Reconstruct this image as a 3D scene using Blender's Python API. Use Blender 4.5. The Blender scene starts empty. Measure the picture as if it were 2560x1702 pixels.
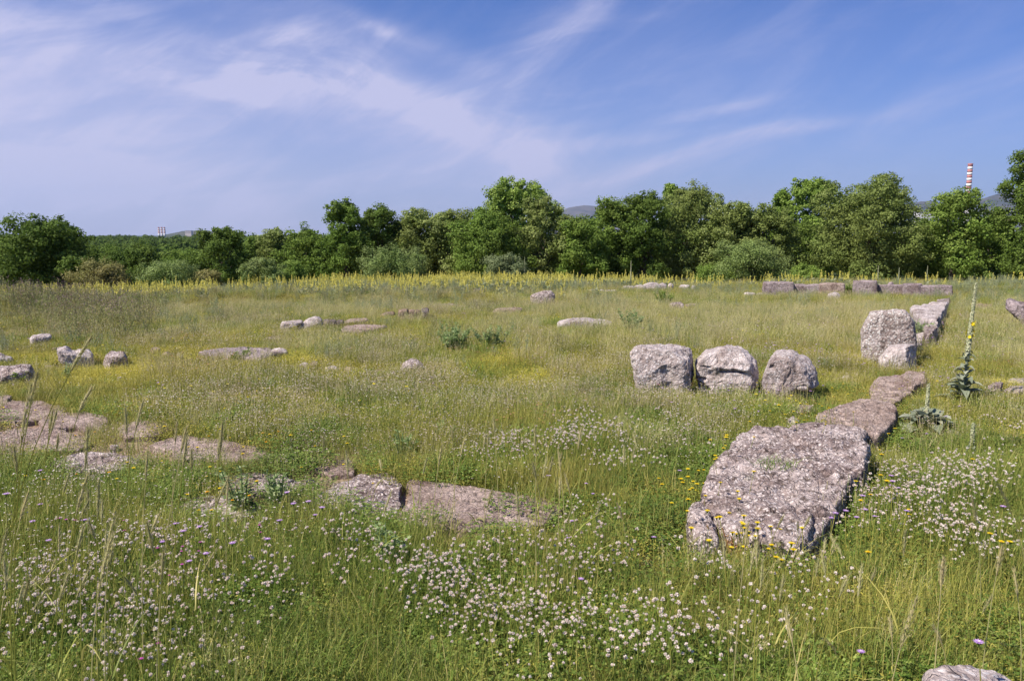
import bpy, math, random
import numpy as np
from mathutils import Vector, Matrix
random.seed(7); rng = np.random.default_rng(7)
R = math.radians
scene = bpy.context.scene
ROOT = scene.collection
# ------------------------------------------------------------------ camera
F = 2009.0; CX, CY = 1280.0, 851.0; HZ = 588.0; CAMH = 1.6
PITCH = math.atan((CY - HZ) / F)
cam_d = bpy.data.cameras.new('camera'); cam = bpy.data.objects.new('camera', cam_d); ROOT.objects.link(cam)
cam.location = (0, 0, CAMH); cam.rotation_euler = (math.pi / 2 - PITCH, 0, 0)
cam_d.sensor_width = 36.0; cam_d.lens = 36.0 * F / 2560.0; cam_d.clip_start = 0.05; cam_d.clip_end = 60000
scene.camera = cam
# ------------------------------------------------------------------ exposure
vs = scene.view_settings
vs.view_transform = 'Standard'; vs.look = 'None'; vs.gamma = 1; vs.exposure = 0.56
scene.render.engine = 'CYCLES'
scene.cycles.max_bounces = 6; scene.cycles.diffuse_bounces = 3; scene.cycles.transmission_bounces = 3
scene.cycles.transparent_max_bounces = 4; scene.cycles.caustics_reflective = False; scene.cycles.caustics_refractive = False
scene.cycles.volume_bounces = 0
scene.render.film_transparent = False
# ------------------------------------------------------------------ sun
SUN_EL = R(50); sun_dir = Vector((-0.86, -0.42, 0)).normalized() * math.cos(SUN_EL); sun_dir.z = math.sin(SUN_EL)
sl = bpy.data.lights.new('sun', 'SUN'); sl.energy = 5.0; sl.angle = R(0.53); sl.color = (1.0, 0.91, 0.80)
so = bpy.data.objects.new('sun', sl); ROOT.objects.link(so); so.rotation_euler = sun_dir.to_track_quat('Z', 'Y').to_euler()
so.location = (0, 0, 30)
SUN_ROT = math.atan2(sun_dir.x, sun_dir.y)
# ------------------------------------------------------------------ node helper
class N:
    def __init__(s, nt): s.nt = nt; s.k = 0
    def n(s, t, **kw):
        a = s.nt.nodes.new(t)
        for k, v in kw.items(): setattr(a, k, v)
        return a
    def l(s, a, b): s.nt.links.new(a, b)
    def put(s, sock, v):
        if isinstance(v, bpy.types.NodeSocket): s.l(v, sock)
        elif v is not None: sock.default_value = v
    def m(s, op, a, b=None, c=None, clamp=False):
        x = s.n('ShaderNodeMath', operation=op); x.use_clamp = clamp
        for i, v in enumerate((a, b, c)): s.put(x.inputs[i], v)
        return x.outputs[0]
    def vm(s, op, a, b=None):
        x = s.n('ShaderNodeVectorMath', operation=op); s.put(x.inputs[0], a)
        if b is not None: s.put(x.inputs[3] if op == 'SCALE' else x.inputs[1], b)
        return x.outputs[0]
    def mix(s, f, a, b, mode='MIX'):
        x = s.n('ShaderNodeMix', data_type='RGBA', blend_type=mode); s.put(x.inputs[0], f)
        s.put(x.inputs[6], col(a)); s.put(x.inputs[7], col(b)); return x.outputs[2]
    def noise(s, vec, scale, detail=3, rough=0.55, dist=0.0):
        x = s.n('ShaderNodeTexNoise'); s.put(x.inputs['Vector'], vec); x.inputs['Scale'].default_value = scale
        x.inputs['Detail'].default_value = detail; x.inputs['Roughness'].default_value = rough; x.inputs['Distortion'].default_value = dist
        return x.outputs[0]
    def voro(s, vec, scale, feature='F1'):
        x = s.n('ShaderNodeTexVoronoi', feature=feature); s.put(x.inputs['Vector'], vec); x.inputs['Scale'].default_value = scale
        return x.outputs[0], (x.outputs[1] if feature == 'F1' else None)
    def ramp(s, f, lo, hi, a=0.0, b=1.0):
        x = s.n('ShaderNodeMapRange'); x.interpolation_type = 'SMOOTHSTEP'; s.put(x.inputs[0], f)
        for i, v in zip((1, 2, 3, 4), (lo, hi, a, b)): s.put(x.inputs[i], v)
        return x.outputs[0]
    def xyz(s, x_, y_, z_):
        x = s.n('ShaderNodeCombineXYZ'); s.put(x.inputs[0], x_); s.put(x.inputs[1], y_); s.put(x.inputs[2], z_); return x.outputs[0]
def col(c):
    if isinstance(c, tuple) and len(c) == 3: return (*c, 1.0)
    return c
# ------------------------------------------------------------------ world: sky with cirrus
w = bpy.data.worlds.new('World'); scene.world = w; w.use_nodes = True
nt = w.node_tree; nt.nodes.clear(); g = N(nt)
sky = g.n('ShaderNodeTexSky'); sky.sky_type = 'NISHITA'; sky.sun_disc = False
sky.sun_elevation = SUN_EL; sky.sun_rotation = SUN_ROT; sky.air_density = 1.0; sky.dust_density = 0.6; sky.ozone_density = 3.0
tc = g.n('ShaderNodeTexCoord'); sp = g.n('ShaderNodeSeparateXYZ'); g.l(tc.outputs['Generated'], sp.inputs[0])
dx, dy, dz = sp.outputs
az = g.m('MULTIPLY', g.m('ARCTAN2', dx, dy), 57.2958); el = g.m('MULTIPLY', g.m('ARCSINE', dz), 57.2958)
def rotated(a0, e0, ang):
    ca, sa = math.cos(R(ang)), math.sin(R(ang))
    da = g.m('SUBTRACT', az, a0); de = g.m('SUBTRACT', el, e0)
    u = g.m('ADD', g.m('MULTIPLY', da, ca), g.m('MULTIPLY', de, sa))
    v = g.m('SUBTRACT', g.m('MULTIPLY', de, ca), g.m('MULTIPLY', da, sa))
    return u, v
def blob(a0, e0, ra, re, ang, amp):
    u, v = rotated(a0, e0, ang)
    q = g.m('ADD', g.m('POWER', g.m('DIVIDE', g.m('ABSOLUTE', u), ra), 2.0), g.m('POWER', g.m('DIVIDE', g.m('ABSOLUTE', v), re), 2.0))
    return g.m('MULTIPLY', g.m('EXPONENT', g.m('MULTIPLY', q, -1.0)), amp)
# soft veils and denser wisps: azimuth, elevation, two radii, slope, amount
def dirblob(x, y, rx, ry, slope, amp):
    kx = 1.0857; a0 = math.degrees(math.atan((x * kx - CX) / F)); e0 = math.degrees(math.atan((CY - y * kx) / F) - PITCH); return (a0, e0, rx * .031, ry * .031, slope, amp)
veils = [dirblob(*b) for b in [(40, 350, 560, 200, -12, .78), (300, 210, 380, 70, -12, .30), (950, 280, 470, 120, -25, .46), (1450, 240, 480, 130, 14, .16), (600, 440, 800, 80, 0, .30), (1900, 420, 500, 100, 15, .14)]]
wisps = [dirblob(*b) for b in [(700, 210, 340, 40, -6, .85), (560, 235, 200, 22, -8, .5), (640, 108, 160, 22, 10, .6), (880, 70, 80, 18, -20, .4), (980, 245, 260, 42, -25, .65), (1180, 340, 120, 90, -50, .4), (200, 35, 260, 32, -20, .4),
    (80, 120, 250, 40, -8, .4), (1550, 370, 230, 26, 16, .7), (1850, 305, 140, 14, 5, .55), (1650, 262, 120, 13, 10, .42), (1400, 330, 200, 18, 5, .35), (1180, 150, 240, 45, 35, .45), (1330, 60, 200, 30, 40, .3), (1000, 120, 180, 30, -15, .35), (2250, 230, 250, 30, 20, .28), (2050, 15, 80, 14, -20, .35), (900, 290, 90, 12, 10, .35), (1500, 60, 300, 40, 30, .2)]]
def total(items):
    s = None
    for b in items:
        q = blob(*b); s = q if s is None else g.m('ADD', s, q)
    return s
u1, v1 = rotated(0, 10, 12); warp = g.noise(tc.outputs['Generated'], 3.0, 3, .55)
n1 = g.noise(g.xyz(g.m('MULTIPLY', u1, .085), g.m('MULTIPLY', v1, .30), warp), 1.0, 7, .62, .9)
u2, v2 = rotated(0, 10, 38)
n2 = g.noise(g.xyz(g.m('MULTIPLY', u2, .10), g.m('MULTIPLY', v2, .55), 4.0), 1.0, 6, .6, .5)
nn = g.m('ADD', g.m('MULTIPLY', n1, .75), g.m('MULTIPLY', n2, .35))
streak = g.ramp(nn, .40, .76)
amt = g.m('ADD', g.m('MULTIPLY', total(veils), g.m('ADD', .72, g.m('MULTIPLY', streak, .55))), g.m('MULTIPLY', total(wisps), g.m('ADD', .30, g.m('MULTIPLY', streak, .72))))
amt = g.m('ADD', amt, g.m('MULTIPLY', g.ramp(nn, .5, .85), .12))
hz = g.m('EXPONENT', g.m('MULTIPLY', g.m('MAXIMUM', el, 0.0), -.16))
amt = g.m('MINIMUM', amt, .86)
tint = g.mix(1.0, sky.outputs[0], (0.34, 0.60, 1.14), 'MULTIPLY')
skyc = g.mix(g.m('MULTIPLY', hz, .70), tint, (5.3, 5.3, 7.6))
skyc = g.mix(amt, skyc, (6.1, 6.0, 8.2))
bg = g.n('ShaderNodeBackground'); g.l(skyc, bg.inputs[0]); bg.inputs[1].default_value = 0.072
ow = g.n('ShaderNodeOutputWorld'); g.l(bg.outputs[0], ow.inputs[0])
w.cycles.sampling_method = 'MANUAL'; w.cycles.sample_map_resolution = 512
# ------------------------------------------------------------------ numeric noise
def _h(ix, iy, iz, s):
    n = (ix.astype(np.int64) * 374761393 + iy.astype(np.int64) * 668265263 + iz.astype(np.int64) * 2147483647 + s * 974634777) & 0xffffffff
    n = ((n ^ (n >> 13)) * 1274126177) & 0xffffffff
    n = ((n ^ (n >> 16)) * 2246822519) & 0xffffffff
    return ((n ^ (n >> 15)) & 0xffffff) / float(0xffffff)
def vnoise(p, s=0):
    p = np.atleast_2d(p); i = np.floor(p); f = p - i; f = f * f * (3 - 2 * f); i = i.astype(np.int64)
    out = 0
    for a in (0, 1):
        for b in (0, 1):
            for c in (0, 1):
                wgt = (f[:, 0] if a else 1 - f[:, 0]) * (f[:, 1] if b else 1 - f[:, 1]) * (f[:, 2] if c else 1 - f[:, 2])
                out = out + wgt * _h(i[:, 0] + a, i[:, 1] + b, i[:, 2] + c, s)
    return out * 2 - 1
def fbm(p, s=0, o=4, g_=.5):
    t = 0; a = 1; tot = 0
    for k in range(o):
        t = t + a * vnoise(p * (2.03 ** k) + 17.3 * k, s + k); tot += a; a *= g_
    return t / tot
def sstep(a, b, x): t = np.clip((x - a) / (b - a), 0, 1); return t * t * (3 - 2 * t)
# ------------------------------------------------------------------ terrain and pixel helpers
def bare_amount(px_, py_, x, y):
    A = [(130, 1005, 190, 55, 1), (430, 1050, 230, 35, .9), (640, 1130, 250, 38, 1), (1000, 1165, 320, 42, 1), (30, 772, 60, 14, 1), (1760, 925, 170, 11, 1), (1880, 1300, 70, 28, .9), (1480, 1285, 60, 14, .9), (370, 835, 120, 18, .8), (1330, 790, 70, 10, .6), (2230, 700, 60, 6, .8), (750, 1065, 120, 20, .7), (1640, 905, 260, 8, .6), (930, 708, 160, 8, .6), (1250, 700, 60, 6, .7)]
    s_ = 0
    for a, b, c, d, e in A: s_ = s_ + e * np.exp(-(((px_ - a) / c) ** 2 + ((py_ - b) / d) ** 2))
    q = np.column_stack([np.asarray(x).ravel() * 2.3, np.asarray(y).ravel() * 2.3, np.zeros(np.size(x))])
    nz_ = fbm(q, 77, 3).reshape(np.shape(x)); return np.clip(s_ * (1.0 + 1.3 * nz_), 0, 1)
def Hs(x, y):
    x = np.asarray(x, float); y = np.asarray(y, float); sh = np.broadcast(x, y).shape
    x = np.broadcast_to(x, sh).ravel(); y = np.broadcast_to(y, sh).ravel()
    d = np.hypot(x, y)
    z = -0.026 * np.clip(y - 12, 0, 30) - 0.02 * np.clip(-x - 2, 0, 24) * sstep(12, 34, y) * 1.0
    p = np.stack([x * .35, y * .35, np.zeros_like(x)], 1)
    z = z + vnoise(p, 3) * .05 * sstep(3, 9, d) * (1 - sstep(60, 90, d)) + vnoise(p * .3, 5) * .10 * sstep(9, 20, d)
    z = z + .55 * np.exp(-(((x + 12.6) / 3.0) ** 2 + ((y - 16.4) / 2.6) ** 2)) + .30 * np.exp(-(((x + 7.5) / 4.5) ** 2 + ((y - 23.5) / 1.4) ** 2))
    z = z + .35 * np.exp(-(((x - 17) / 3.0) ** 2 + ((y - 27) / 2.5) ** 2))
    z = z - .085 * np.clip(y - 40, 0, 60) - 4.0 * sstep(100, 260, d)
    z = z + (vnoise(np.stack([x * .004, y * .004, x * 0], 1), 9) * 1.5) * sstep(150, 600, d)
    z = z + np.where(d > 900, 0, 0)
    return z.reshape(sh)
def H(x, y): return float(Hs(np.array([x]), np.array([y]))[0])
cp, spp = math.cos(PITCH), math.sin(PITCH)
def ray(px, py):
    u = (px - CX) / F; v = (CY - py) / F
    d = np.array([u, cp + v * spp, -spp + v * cp]); return d
def hit(px, py, zo=0.0):
    d = ray(px, py); t0 = 1.0; O = np.array([0, 0, CAMH])
    t = 1.0; step = .05
    while t < 90:
        p = O + d * t
        if p[2] < H(p[0], p[1]) + zo: break
        t *= 1.01
    a, b = t / 1.01, t
    for _ in range(20):
        m = (a + b) / 2; p = O + d * m
        if p[2] < H(p[0], p[1]) + zo: b = m
        else: a = m
    p = O + d * b; return p
def project(x, y, z):
    yy = y * cp - (z - CAMH) * spp; vv = y * spp + (z - CAMH) * cp
    return CX + F * x / yy, CY - F * vv / yy
K = 2560 / 2358.0
def D(*pts): return [(a * K, b * K) for a, b in pts]
def crop(x0, y0, s): return lambda *pts: [(x0 + a / s, y0 + b / s) for a, b in pts]
# ------------------------------------------------------------------ mesh helpers
def mesh_np(name, V, faces, mats, rnd=None, midx=None, smooth=False):
    """faces: list of int arrays (k,3) / (k,4)"""
    me = bpy.data.meshes.new(name); V = np.asarray(V, np.float32)
    me.vertices.add(len(V)); me.vertices.foreach_set('co', V.ravel())
    faces = [np.asarray(f, np.int32) for f in faces if len(f)]
    loops = np.concatenate([f.ravel() for f in faces]); tot = np.concatenate([np.full(len(f), f.shape[1], np.int32) for f in faces])
    start = np.concatenate([[0], np.cumsum(tot)[:-1]]).astype(np.int32)
    me.loops.add(len(loops)); me.loops.foreach_set('vertex_index', loops)
    me.polygons.add(len(tot)); me.polygons.foreach_set('loop_start', start)
    if midx is not None: me.polygons.foreach_set('material_index', np.asarray(midx, np.int32))
    me.polygons.foreach_set('use_smooth', np.full(len(tot), smooth))
    for m in (mats if isinstance(mats, (list, tuple)) else [mats]): me.materials.append(m)
    if rnd is not None:
        a = me.attributes.new('rnd', 'FLOAT', 'POINT'); a.data.foreach_set('value', np.asarray(rnd, np.float32))
    me.update(calc_edges=True); return me
def link(name, me, parent=None, loc=None, rot=None):
    o = bpy.data.objects.new(name, me); ROOT.objects.link(o)
    if parent is not None: o.parent = parent
    if loc is not None: o.location = loc
    if rot is not None: o.rotation_euler = rot
    return o
def tag(o, label=None, cat=None, group=None, kind=None):
    if label and cat and not kind: kind = 'thing'
    for k, v in (('label', label), ('category', cat), ('group', group), ('kind', kind)):
        if v: o[k] = v
    return o
class Acc:
    """collects pieces: verts, tris, quads, random value and material index"""
    def __init__(s): s.V = []; s.T = []; s.Q = []; s.r = []; s.tm = []; s.qm = []; s.n = 0
    def add(s, V, T=None, Q=None, r=0.5, m=0):
        V = np.asarray(V, float).reshape(-1, 3); k = len(V)
        if T is not None and len(T): s.T.append(np.asarray(T) + s.n); s.tm.append(np.full(len(T), m))
        if Q is not None and len(Q): s.Q.append(np.asarray(Q) + s.n); s.qm.append(np.full(len(Q), m))
        s.V.append(V); s.r.append(np.broadcast_to(np.asarray(r, float), (k,)).copy()); s.n += k
    def mesh(s, name, mats, smooth=False):
        T = np.concatenate(s.T) if s.T else np.zeros((0, 3), int); Q = np.concatenate(s.Q) if s.Q else np.zeros((0, 4), int)
        mi = np.concatenate((s.tm if s.tm else []) + (s.qm if s.qm else []))
        return mesh_np(name, np.concatenate(s.V), [T, Q], mats, np.concatenate(s.r), mi, smooth)
def blades(acc, base, h, wd, yaw, lean, bend, seg=3, r=None, m=0, taper=.75):
    """vectorised bent grass blades; base (n,3)"""
    n = len(base); base = np.asarray(base, float)
    ts = np.linspace(0, 1, seg + 1); dirx = np.cos(yaw); diry = np.sin(yaw)
    tw = yaw + rng.uniform(-1.2, 1.2, n) + math.pi / 2; wx = np.cos(tw); wy = np.sin(tw)
    V = np.zeros((n, 2 * seg + 1, 3))
    for i, t in enumerate(ts):
        out = (lean * t + bend * t * t) * h; up = h * (t - .35 * np.clip(bend, 0, 2) * t * t * t)
        c = base + np.stack([dirx * out, diry * out, up], 1)
        hw = wd * .5 * (1 - t ** 1.6 * taper)
        if i < seg:
            V[:, 2 * i] = c - np.stack([wx * hw, wy * hw, 0 * hw], 1); V[:, 2 * i + 1] = c + np.stack([wx * hw, wy * hw, 0 * hw], 1)
        else: V[:, 2 * seg] = c
    off = (np.arange(n) * (2 * seg + 1))[:, None]
    Q = np.concatenate([off + np.array([[2 * i, 2 * i + 1, 2 * i + 3, 2 * i + 2]]) for i in range(seg - 1)]) if seg > 1 else np.zeros((0, 4), int)
    T = off + np.array([[2 * seg - 2, 2 * seg - 1, 2 * seg]])
    rr = rng.random(n) if r is None else r
    acc.add(V, T, Q, np.repeat(np.broadcast_to(rr, (n,)), 2 * seg + 1), m)
    return V[:, 2 * seg]
def quads(acc, c, nrm, length, width, r=None, m=0, fold=0.0, axis=None):
    """leaf rhombs centred at c with normal nrm"""
    n = len(c); nrm = nrm / np.linalg.norm(nrm, axis=1, keepdims=True)
    a = rng.normal(size=(n, 3)) if axis is None else axis
    a = a - nrm * np.sum(a * nrm, 1, keepdims=True); a /= np.linalg.norm(a, axis=1, keepdims=True) + 1e-9
    b = np.cross(nrm, a); L = np.broadcast_to(np.asarray(length, float), (n,))[:, None]; W = np.broadcast_to(np.asarray(width, float), (n,))[:, None]
    V = np.stack([c - a * L / 2, c + b * W / 2 - a * L * .05 + nrm * fold * W, c + a * L / 2, c - b * W / 2 - a * L * .05 + nrm * fold * W], 1)
    Q = (np.arange(n) * 4)[:, None] + np.array([[0, 1, 2, 3]])
    rr = rng.random(n) if r is None else np.broadcast_to(r, (n,))
    acc.add(V, None, Q, np.repeat(rr, 4), m)
def tube(acc, pts, rad, k=6, r=.5, m=0):
    pts = np.asarray(pts, float); n = len(pts); rad = np.broadcast_to(np.asarray(rad, float), (n,))
    t = np.gradient(pts, axis=0); t /= np.linalg.norm(t, axis=1, keepdims=True) + 1e-9
    ref = np.array([0.31, 0.92, 0.21]); a = np.cross(t, ref); a /= np.linalg.norm(a, axis=1, keepdims=True) + 1e-9; b = np.cross(t, a)
    th = np.arange(k) * 2 * math.pi / k
    V = (pts[:, None] + rad[:, None, None] * (a[:, None] * np.cos(th)[None, :, None] + b[:, None] * np.sin(th)[None, :, None])).reshape(-1, 3)
    Q = [[i * k + j, i * k + (j + 1) % k, (i + 1) * k + (j + 1) % k, (i + 1) * k + j] for i in range(n - 1) for j in range(k)]
    acc.add(V, None, Q, r, m)
# ------------------------------------------------------------------ materials
def newmat(name):
    m = bpy.data.materials.new(name); m.use_nodes = True; m.node_tree.nodes.clear(); return m, N(m.node_tree)
def out(g, sh):
    o = g.n('ShaderNodeOutputMaterial'); g.l(sh, o.inputs[0])
def leafmat(name, stops, transl=.35, patch=None, pscale=.35, rough=.55, spec=.25):
    """stops: 3 colours across the per-leaf random value; patch: (colour, amount) large patches in the field"""
    m, g = newmat(name); at = g.n('ShaderNodeAttribute', attribute_name='rnd'); f = at.outputs['Fac']
    oi = g.n('ShaderNodeObjectInfo')
    f = g.m('ADD', g.m('MULTIPLY', f, .75), g.m('MULTIPLY', oi.outputs['Random'], .25))
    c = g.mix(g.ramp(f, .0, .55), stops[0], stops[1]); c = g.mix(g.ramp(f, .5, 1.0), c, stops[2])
    if patch:
        geo = g.n('ShaderNodeNewGeometry'); nz = g.noise(geo.outputs['Position'], pscale, 3, .55)
        c = g.mix(g.m('MULTIPLY', g.ramp(nz, .40, .64), patch[1]), c, patch[0])
        nz2 = g.noise(geo.outputs['Position'], pscale * 3.1, 2, .5)
        c = g.mix(1.0, c, g.mix(nz2, (.62, .62, .62), (1.35, 1.35, 1.35)), 'MULTIPLY')
    p = g.n('ShaderNodeBsdfPrincipled'); g.put(p.inputs['Base Color'], c); p.inputs['Roughness'].default_value = rough; p.inputs['Specular IOR Level'].default_value = spec
    t = g.n('ShaderNodeBsdfTranslucent'); g.put(t.inputs[0], c)
    mx = g.n('ShaderNodeMixShader'); mx.inputs[0].default_value = transl; g.l(p.outputs[0], mx.inputs[1]); g.l(t.outputs[0], mx.inputs[2]); out(g, mx.outputs[0])
    return m
def plain(name, c, rough=.8, spec=.2, bump=None):
    m, g = newmat(name); p = g.n('ShaderNodeBsdfPrincipled'); p.inputs['Roughness'].default_value = rough; p.inputs['Specular IOR Level'].default_value = spec
    tcx = g.n('ShaderNodeTexCoord'); nz = g.noise(tcx.outputs['Object'], bump or 4, 4)
    g.put(p.inputs['Base Color'], g.mix(1.0, c, g.mix(nz, (.7, .7, .7), (1.3, 1.3, 1.3)), 'MULTIPLY')); out(g, p.outputs[0]); return m
GR = dict(
 grass=leafmat('grass_blades', [(.12, .18, .03), (.29, .33, .06), (.60, .51, .21)], .26, ((.50, .40, .10), .45), .30),
 lush=leafmat('lush_grass', [(.075, .14, .02), (.17, .26, .04), (.42, .43, .13)], .26, ((.27, .36, .06), .4), .5),
 gold=leafmat('golden_herb', [(.40, .40, .05), (.60, .54, .08), (.74, .62, .20)], .35, ((.62, .55, .08), .4), .5),
 straw=leafmat('straw_grass', [(.44, .46, .16), (.57, .53, .23), (.66, .55, .33)], .35, ((.54, .43, .26), .4), .4),
 herb=leafmat('herb_leaves', [(.12, .18, .028), (.28, .30, .05), (.52, .43, .11)], .26, ((.48, .40, .07), .5), .30),
 clover=leafmat('clover_leaves', [(.07, .14, .022), (.15, .23, .036), (.32, .36, .09)], .26, ((.20, .25, .05), .3), .6),
 white=leafmat('white_petals', [(.86, .72, .64), (.90, .81, .73), (.92, .87, .80)], .25),
 cloverhead=leafmat('clover_head_petals', [(.74, .58, .48), (.88, .79, .70), (.92, .88, .80)], .25),
 blush=leafmat('blush_petals', [(.60, .42, .36), (.74, .60, .55), (.84, .76, .72)], .2),
 yellow=leafmat('yellow_petals', [(.80, .55, .01), (.88, .72, .02), (.92, .82, .06)], .25),
 spikeyellow=leafmat('spike_petals', [(.60, .55, .10), (.78, .70, .13), (.86, .80, .26)], .3),
 orange=leafmat('orange_petals', [(.80, .36, .01), (.85, .45, .01), (.88, .55, .02)], .2),
 mauve=leafmat('mauve_petals', [(.50, .26, .62), (.58, .36, .72), (.68, .46, .78)], .3),
 pink=leafmat('pink_petals', [(.55, .05, .40), (.62, .10, .48), (.75, .40, .60)], .3),
 bud=leafmat('mullein_buds', [(.34, .38, .20), (.46, .48, .28), (.60, .58, .38)], .2),
 felt=leafmat('felted_leaves', [(.17, .20, .13), (.26, .29, .20), (.37, .38, .28)], .2, rough=.8, spec=.1),
 thistle=leafmat('thistle_leaves', [(.15, .23, .07), (.24, .33, .12), (.42, .46, .24)], .25),
 reddish=leafmat('reddish_herb', [(.32, .16, .08), (.45, .24, .11), (.52, .38, .18)], .3),
 weed=leafmat('tall_weed', [(.16, .22, .06), (.28, .31, .10), (.42, .32, .20)], .3, ((.32, .24, .14), .4), .9),
 dull=leafmat('grey_weed', [(.20, .26, .12), (.30, .34, .18), (.42, .40, .27)], .3),
)
TREE = dict(
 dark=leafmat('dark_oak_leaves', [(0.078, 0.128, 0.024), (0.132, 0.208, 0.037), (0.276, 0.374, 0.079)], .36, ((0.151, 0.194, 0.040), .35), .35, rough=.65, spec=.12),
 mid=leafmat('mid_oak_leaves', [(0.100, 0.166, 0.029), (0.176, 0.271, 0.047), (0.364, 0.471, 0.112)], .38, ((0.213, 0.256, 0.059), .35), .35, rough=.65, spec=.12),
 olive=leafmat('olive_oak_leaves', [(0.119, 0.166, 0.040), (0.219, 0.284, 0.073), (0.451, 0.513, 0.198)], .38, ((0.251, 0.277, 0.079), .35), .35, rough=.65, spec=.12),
 bright=leafmat('bright_plane_leaves', [(.12, .20, .03), (.22, .33, .05), (.40, .50, .12)], .32, ((.25, .33, .07), .3), .5),
 shrub=leafmat('shrub_leaves', [(0.125, 0.195, 0.048), (0.217, 0.296, 0.078), (0.331, 0.416, 0.132)], .3, ((0.194, 0.214, 0.084), .4), .6),
 brown=leafmat('brown_shrub_leaves', [(.16, .165, .045), (.25, .25, .075), (.36, .31, .12)], .32, ((.30, .22, .10), .4), .6),
 willow=leafmat('grey_willow_leaves', [(.14, .18, .075), (.21, .26, .11), (.32, .35, .17)], .3),
 bark=plain('bark', (.10, .085, .065)),
)
def stonemat(name, light, mid, dark, lichen=.3, scale=1.0, flat=1.0, bumpd=.012, darkamt=.5):
    m, g = newmat(name); t = g.n('ShaderNodeTexCoord'); oi = g.n('ShaderNodeObjectInfo')
    v = g.vm('ADD', t.outputs['Object'], g.xyz(g.m('MULTIPLY', oi.outputs['Random'], 37.0), g.m('MULTIPLY', oi.outputs['Random'], 11.0), 0.0))
    v = g.vm('MULTIPLY', v, (1.0, 1.0, flat))
    wv = g.vm('ADD', v, g.vm('SCALE', g.xyz(g.noise(v, 9 * scale), g.noise(v, 11 * scale), g.noise(v, 13 * scale)), .05))
    big = g.noise(v, 2.6 * scale, 5, .6); med = g.noise(wv, 14 * scale, 6, .72); fine = g.noise(wv, 55 * scale, 4, .75)
    vd, vc = g.voro(wv, 42 * scale); vd2, _ = g.voro(wv, 95 * scale)
    c = g.mix(g.ramp(big, .38, .64), mid, light)
    c = g.mix(g.m('MULTIPLY', g.ramp(med, .46, .64), darkamt), c, dark)
    c = g.mix(g.m('MULTIPLY', g.ramp(fine, .53, .66), .75 * darkamt), c, tuple(x * .55 for x in dark))
    sv = g.n('ShaderNodeSeparateColor'); g.l(vc, sv.inputs[0])
    fleck = g.m('MULTIPLY', g.ramp(vd, .62, .30), g.ramp(sv.outputs[0], .50, .56))
    c = g.mix(g.m('MULTIPLY', fleck, lichen), c, tuple(min(.82, x * 1.45 + .08) for x in light))
    c = g.mix(g.m('MULTIPLY', g.ramp(g.noise(v, 5.2 * scale, 6, .7), .56, .66), lichen * .8), c, tuple(min(.8, x * 1.25 + .05) for x in light))
    c = g.mix(g.m('MULTIPLY', g.ramp(g.noise(v, 8 * scale, 5, .7, 1.), .62, .70), .5), c, (.30, .22, .10))
    stain = g.m('MULTIPLY', g.ramp(g.noise(g.vm('MULTIPLY', v, (1.0, 1.0, .45)), 2.1 * scale, 5, .62, .6), .50, .62), .62)
    c = g.mix(1.0, c, g.mix(stain, (1.04, 1.03, 1.02), (.50, .43, .40)), 'MULTIPLY')
    c = g.mix(g.m('MULTIPLY', g.ramp(g.noise(v, 3.7 * scale, 5, .65), .60, .70), .35), c, (.26, .25, .15))
    hgt = g.m('ADD', g.m('MULTIPLY', med, 1.0), g.m('ADD', g.m('MULTIPLY', fine, .55), g.m('MULTIPLY', vd, -.40)))
    cr = g.voro(wv, 6 * scale, 'DISTANCE_TO_EDGE')[0]
    hgt = g.m('ADD', hgt, g.ramp(cr, 0, .035, -.35, 0))
    b = g.n('ShaderNodeBump'); b.inputs['Strength'].default_value = 1.0; b.inputs['Distance'].default_value = bumpd * 2.2; g.l(hgt, b.inputs['Height'])
    p = g.n('ShaderNodeBsdfPrincipled'); g.put(p.inputs['Base Color'], c); p.inputs['Roughness'].default_value = .92; p.inputs['Specular IOR Level'].default_value = .15
    g.l(b.outputs[0], p.inputs['Normal']); out(g, p.outputs[0]); return m
ST = dict(
 pale=stonemat('pale_limestone', (.62, .54, .51), (.42, .355, .335), (.14, .11, .10), .45, 1.25, 1, .010, .6),
 rough=stonemat('rough_conglomerate', (.54, .45, .42), (.35, .275, .255), (.09, .065, .055), .9, 1.35, 1.0, .014, .9),
 pitted=stonemat('pitted_pale_stone', (.60, .52, .485), (.42, .35, .32), (.13, .10, .085), .7, 1.1, 1.0, .013, .75),
 purple=stonemat('weathered_block', (.42, .345, .345), (.29, .235, .235), (.095, .075, .075), .5, 1.2, 1.6, .014, .75),
 slab=stonemat('flat_slab_stone', (.42, .33, .285), (.30, .225, .19), (.12, .09, .07), .45, 1.3, 1.0, .010, .7),
 brown=stonemat('brown_block', (.34, .25, .19), (.23, .165, .125), (.08, .055, .045), .3, 1.2, 1.2, .012, .6),
 dark=stonemat('dark_block', (.22, .18, .17), (.13, .11, .105), (.05, .045, .042), .35, 1.2, 1.2, .012, .6),
)
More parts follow.
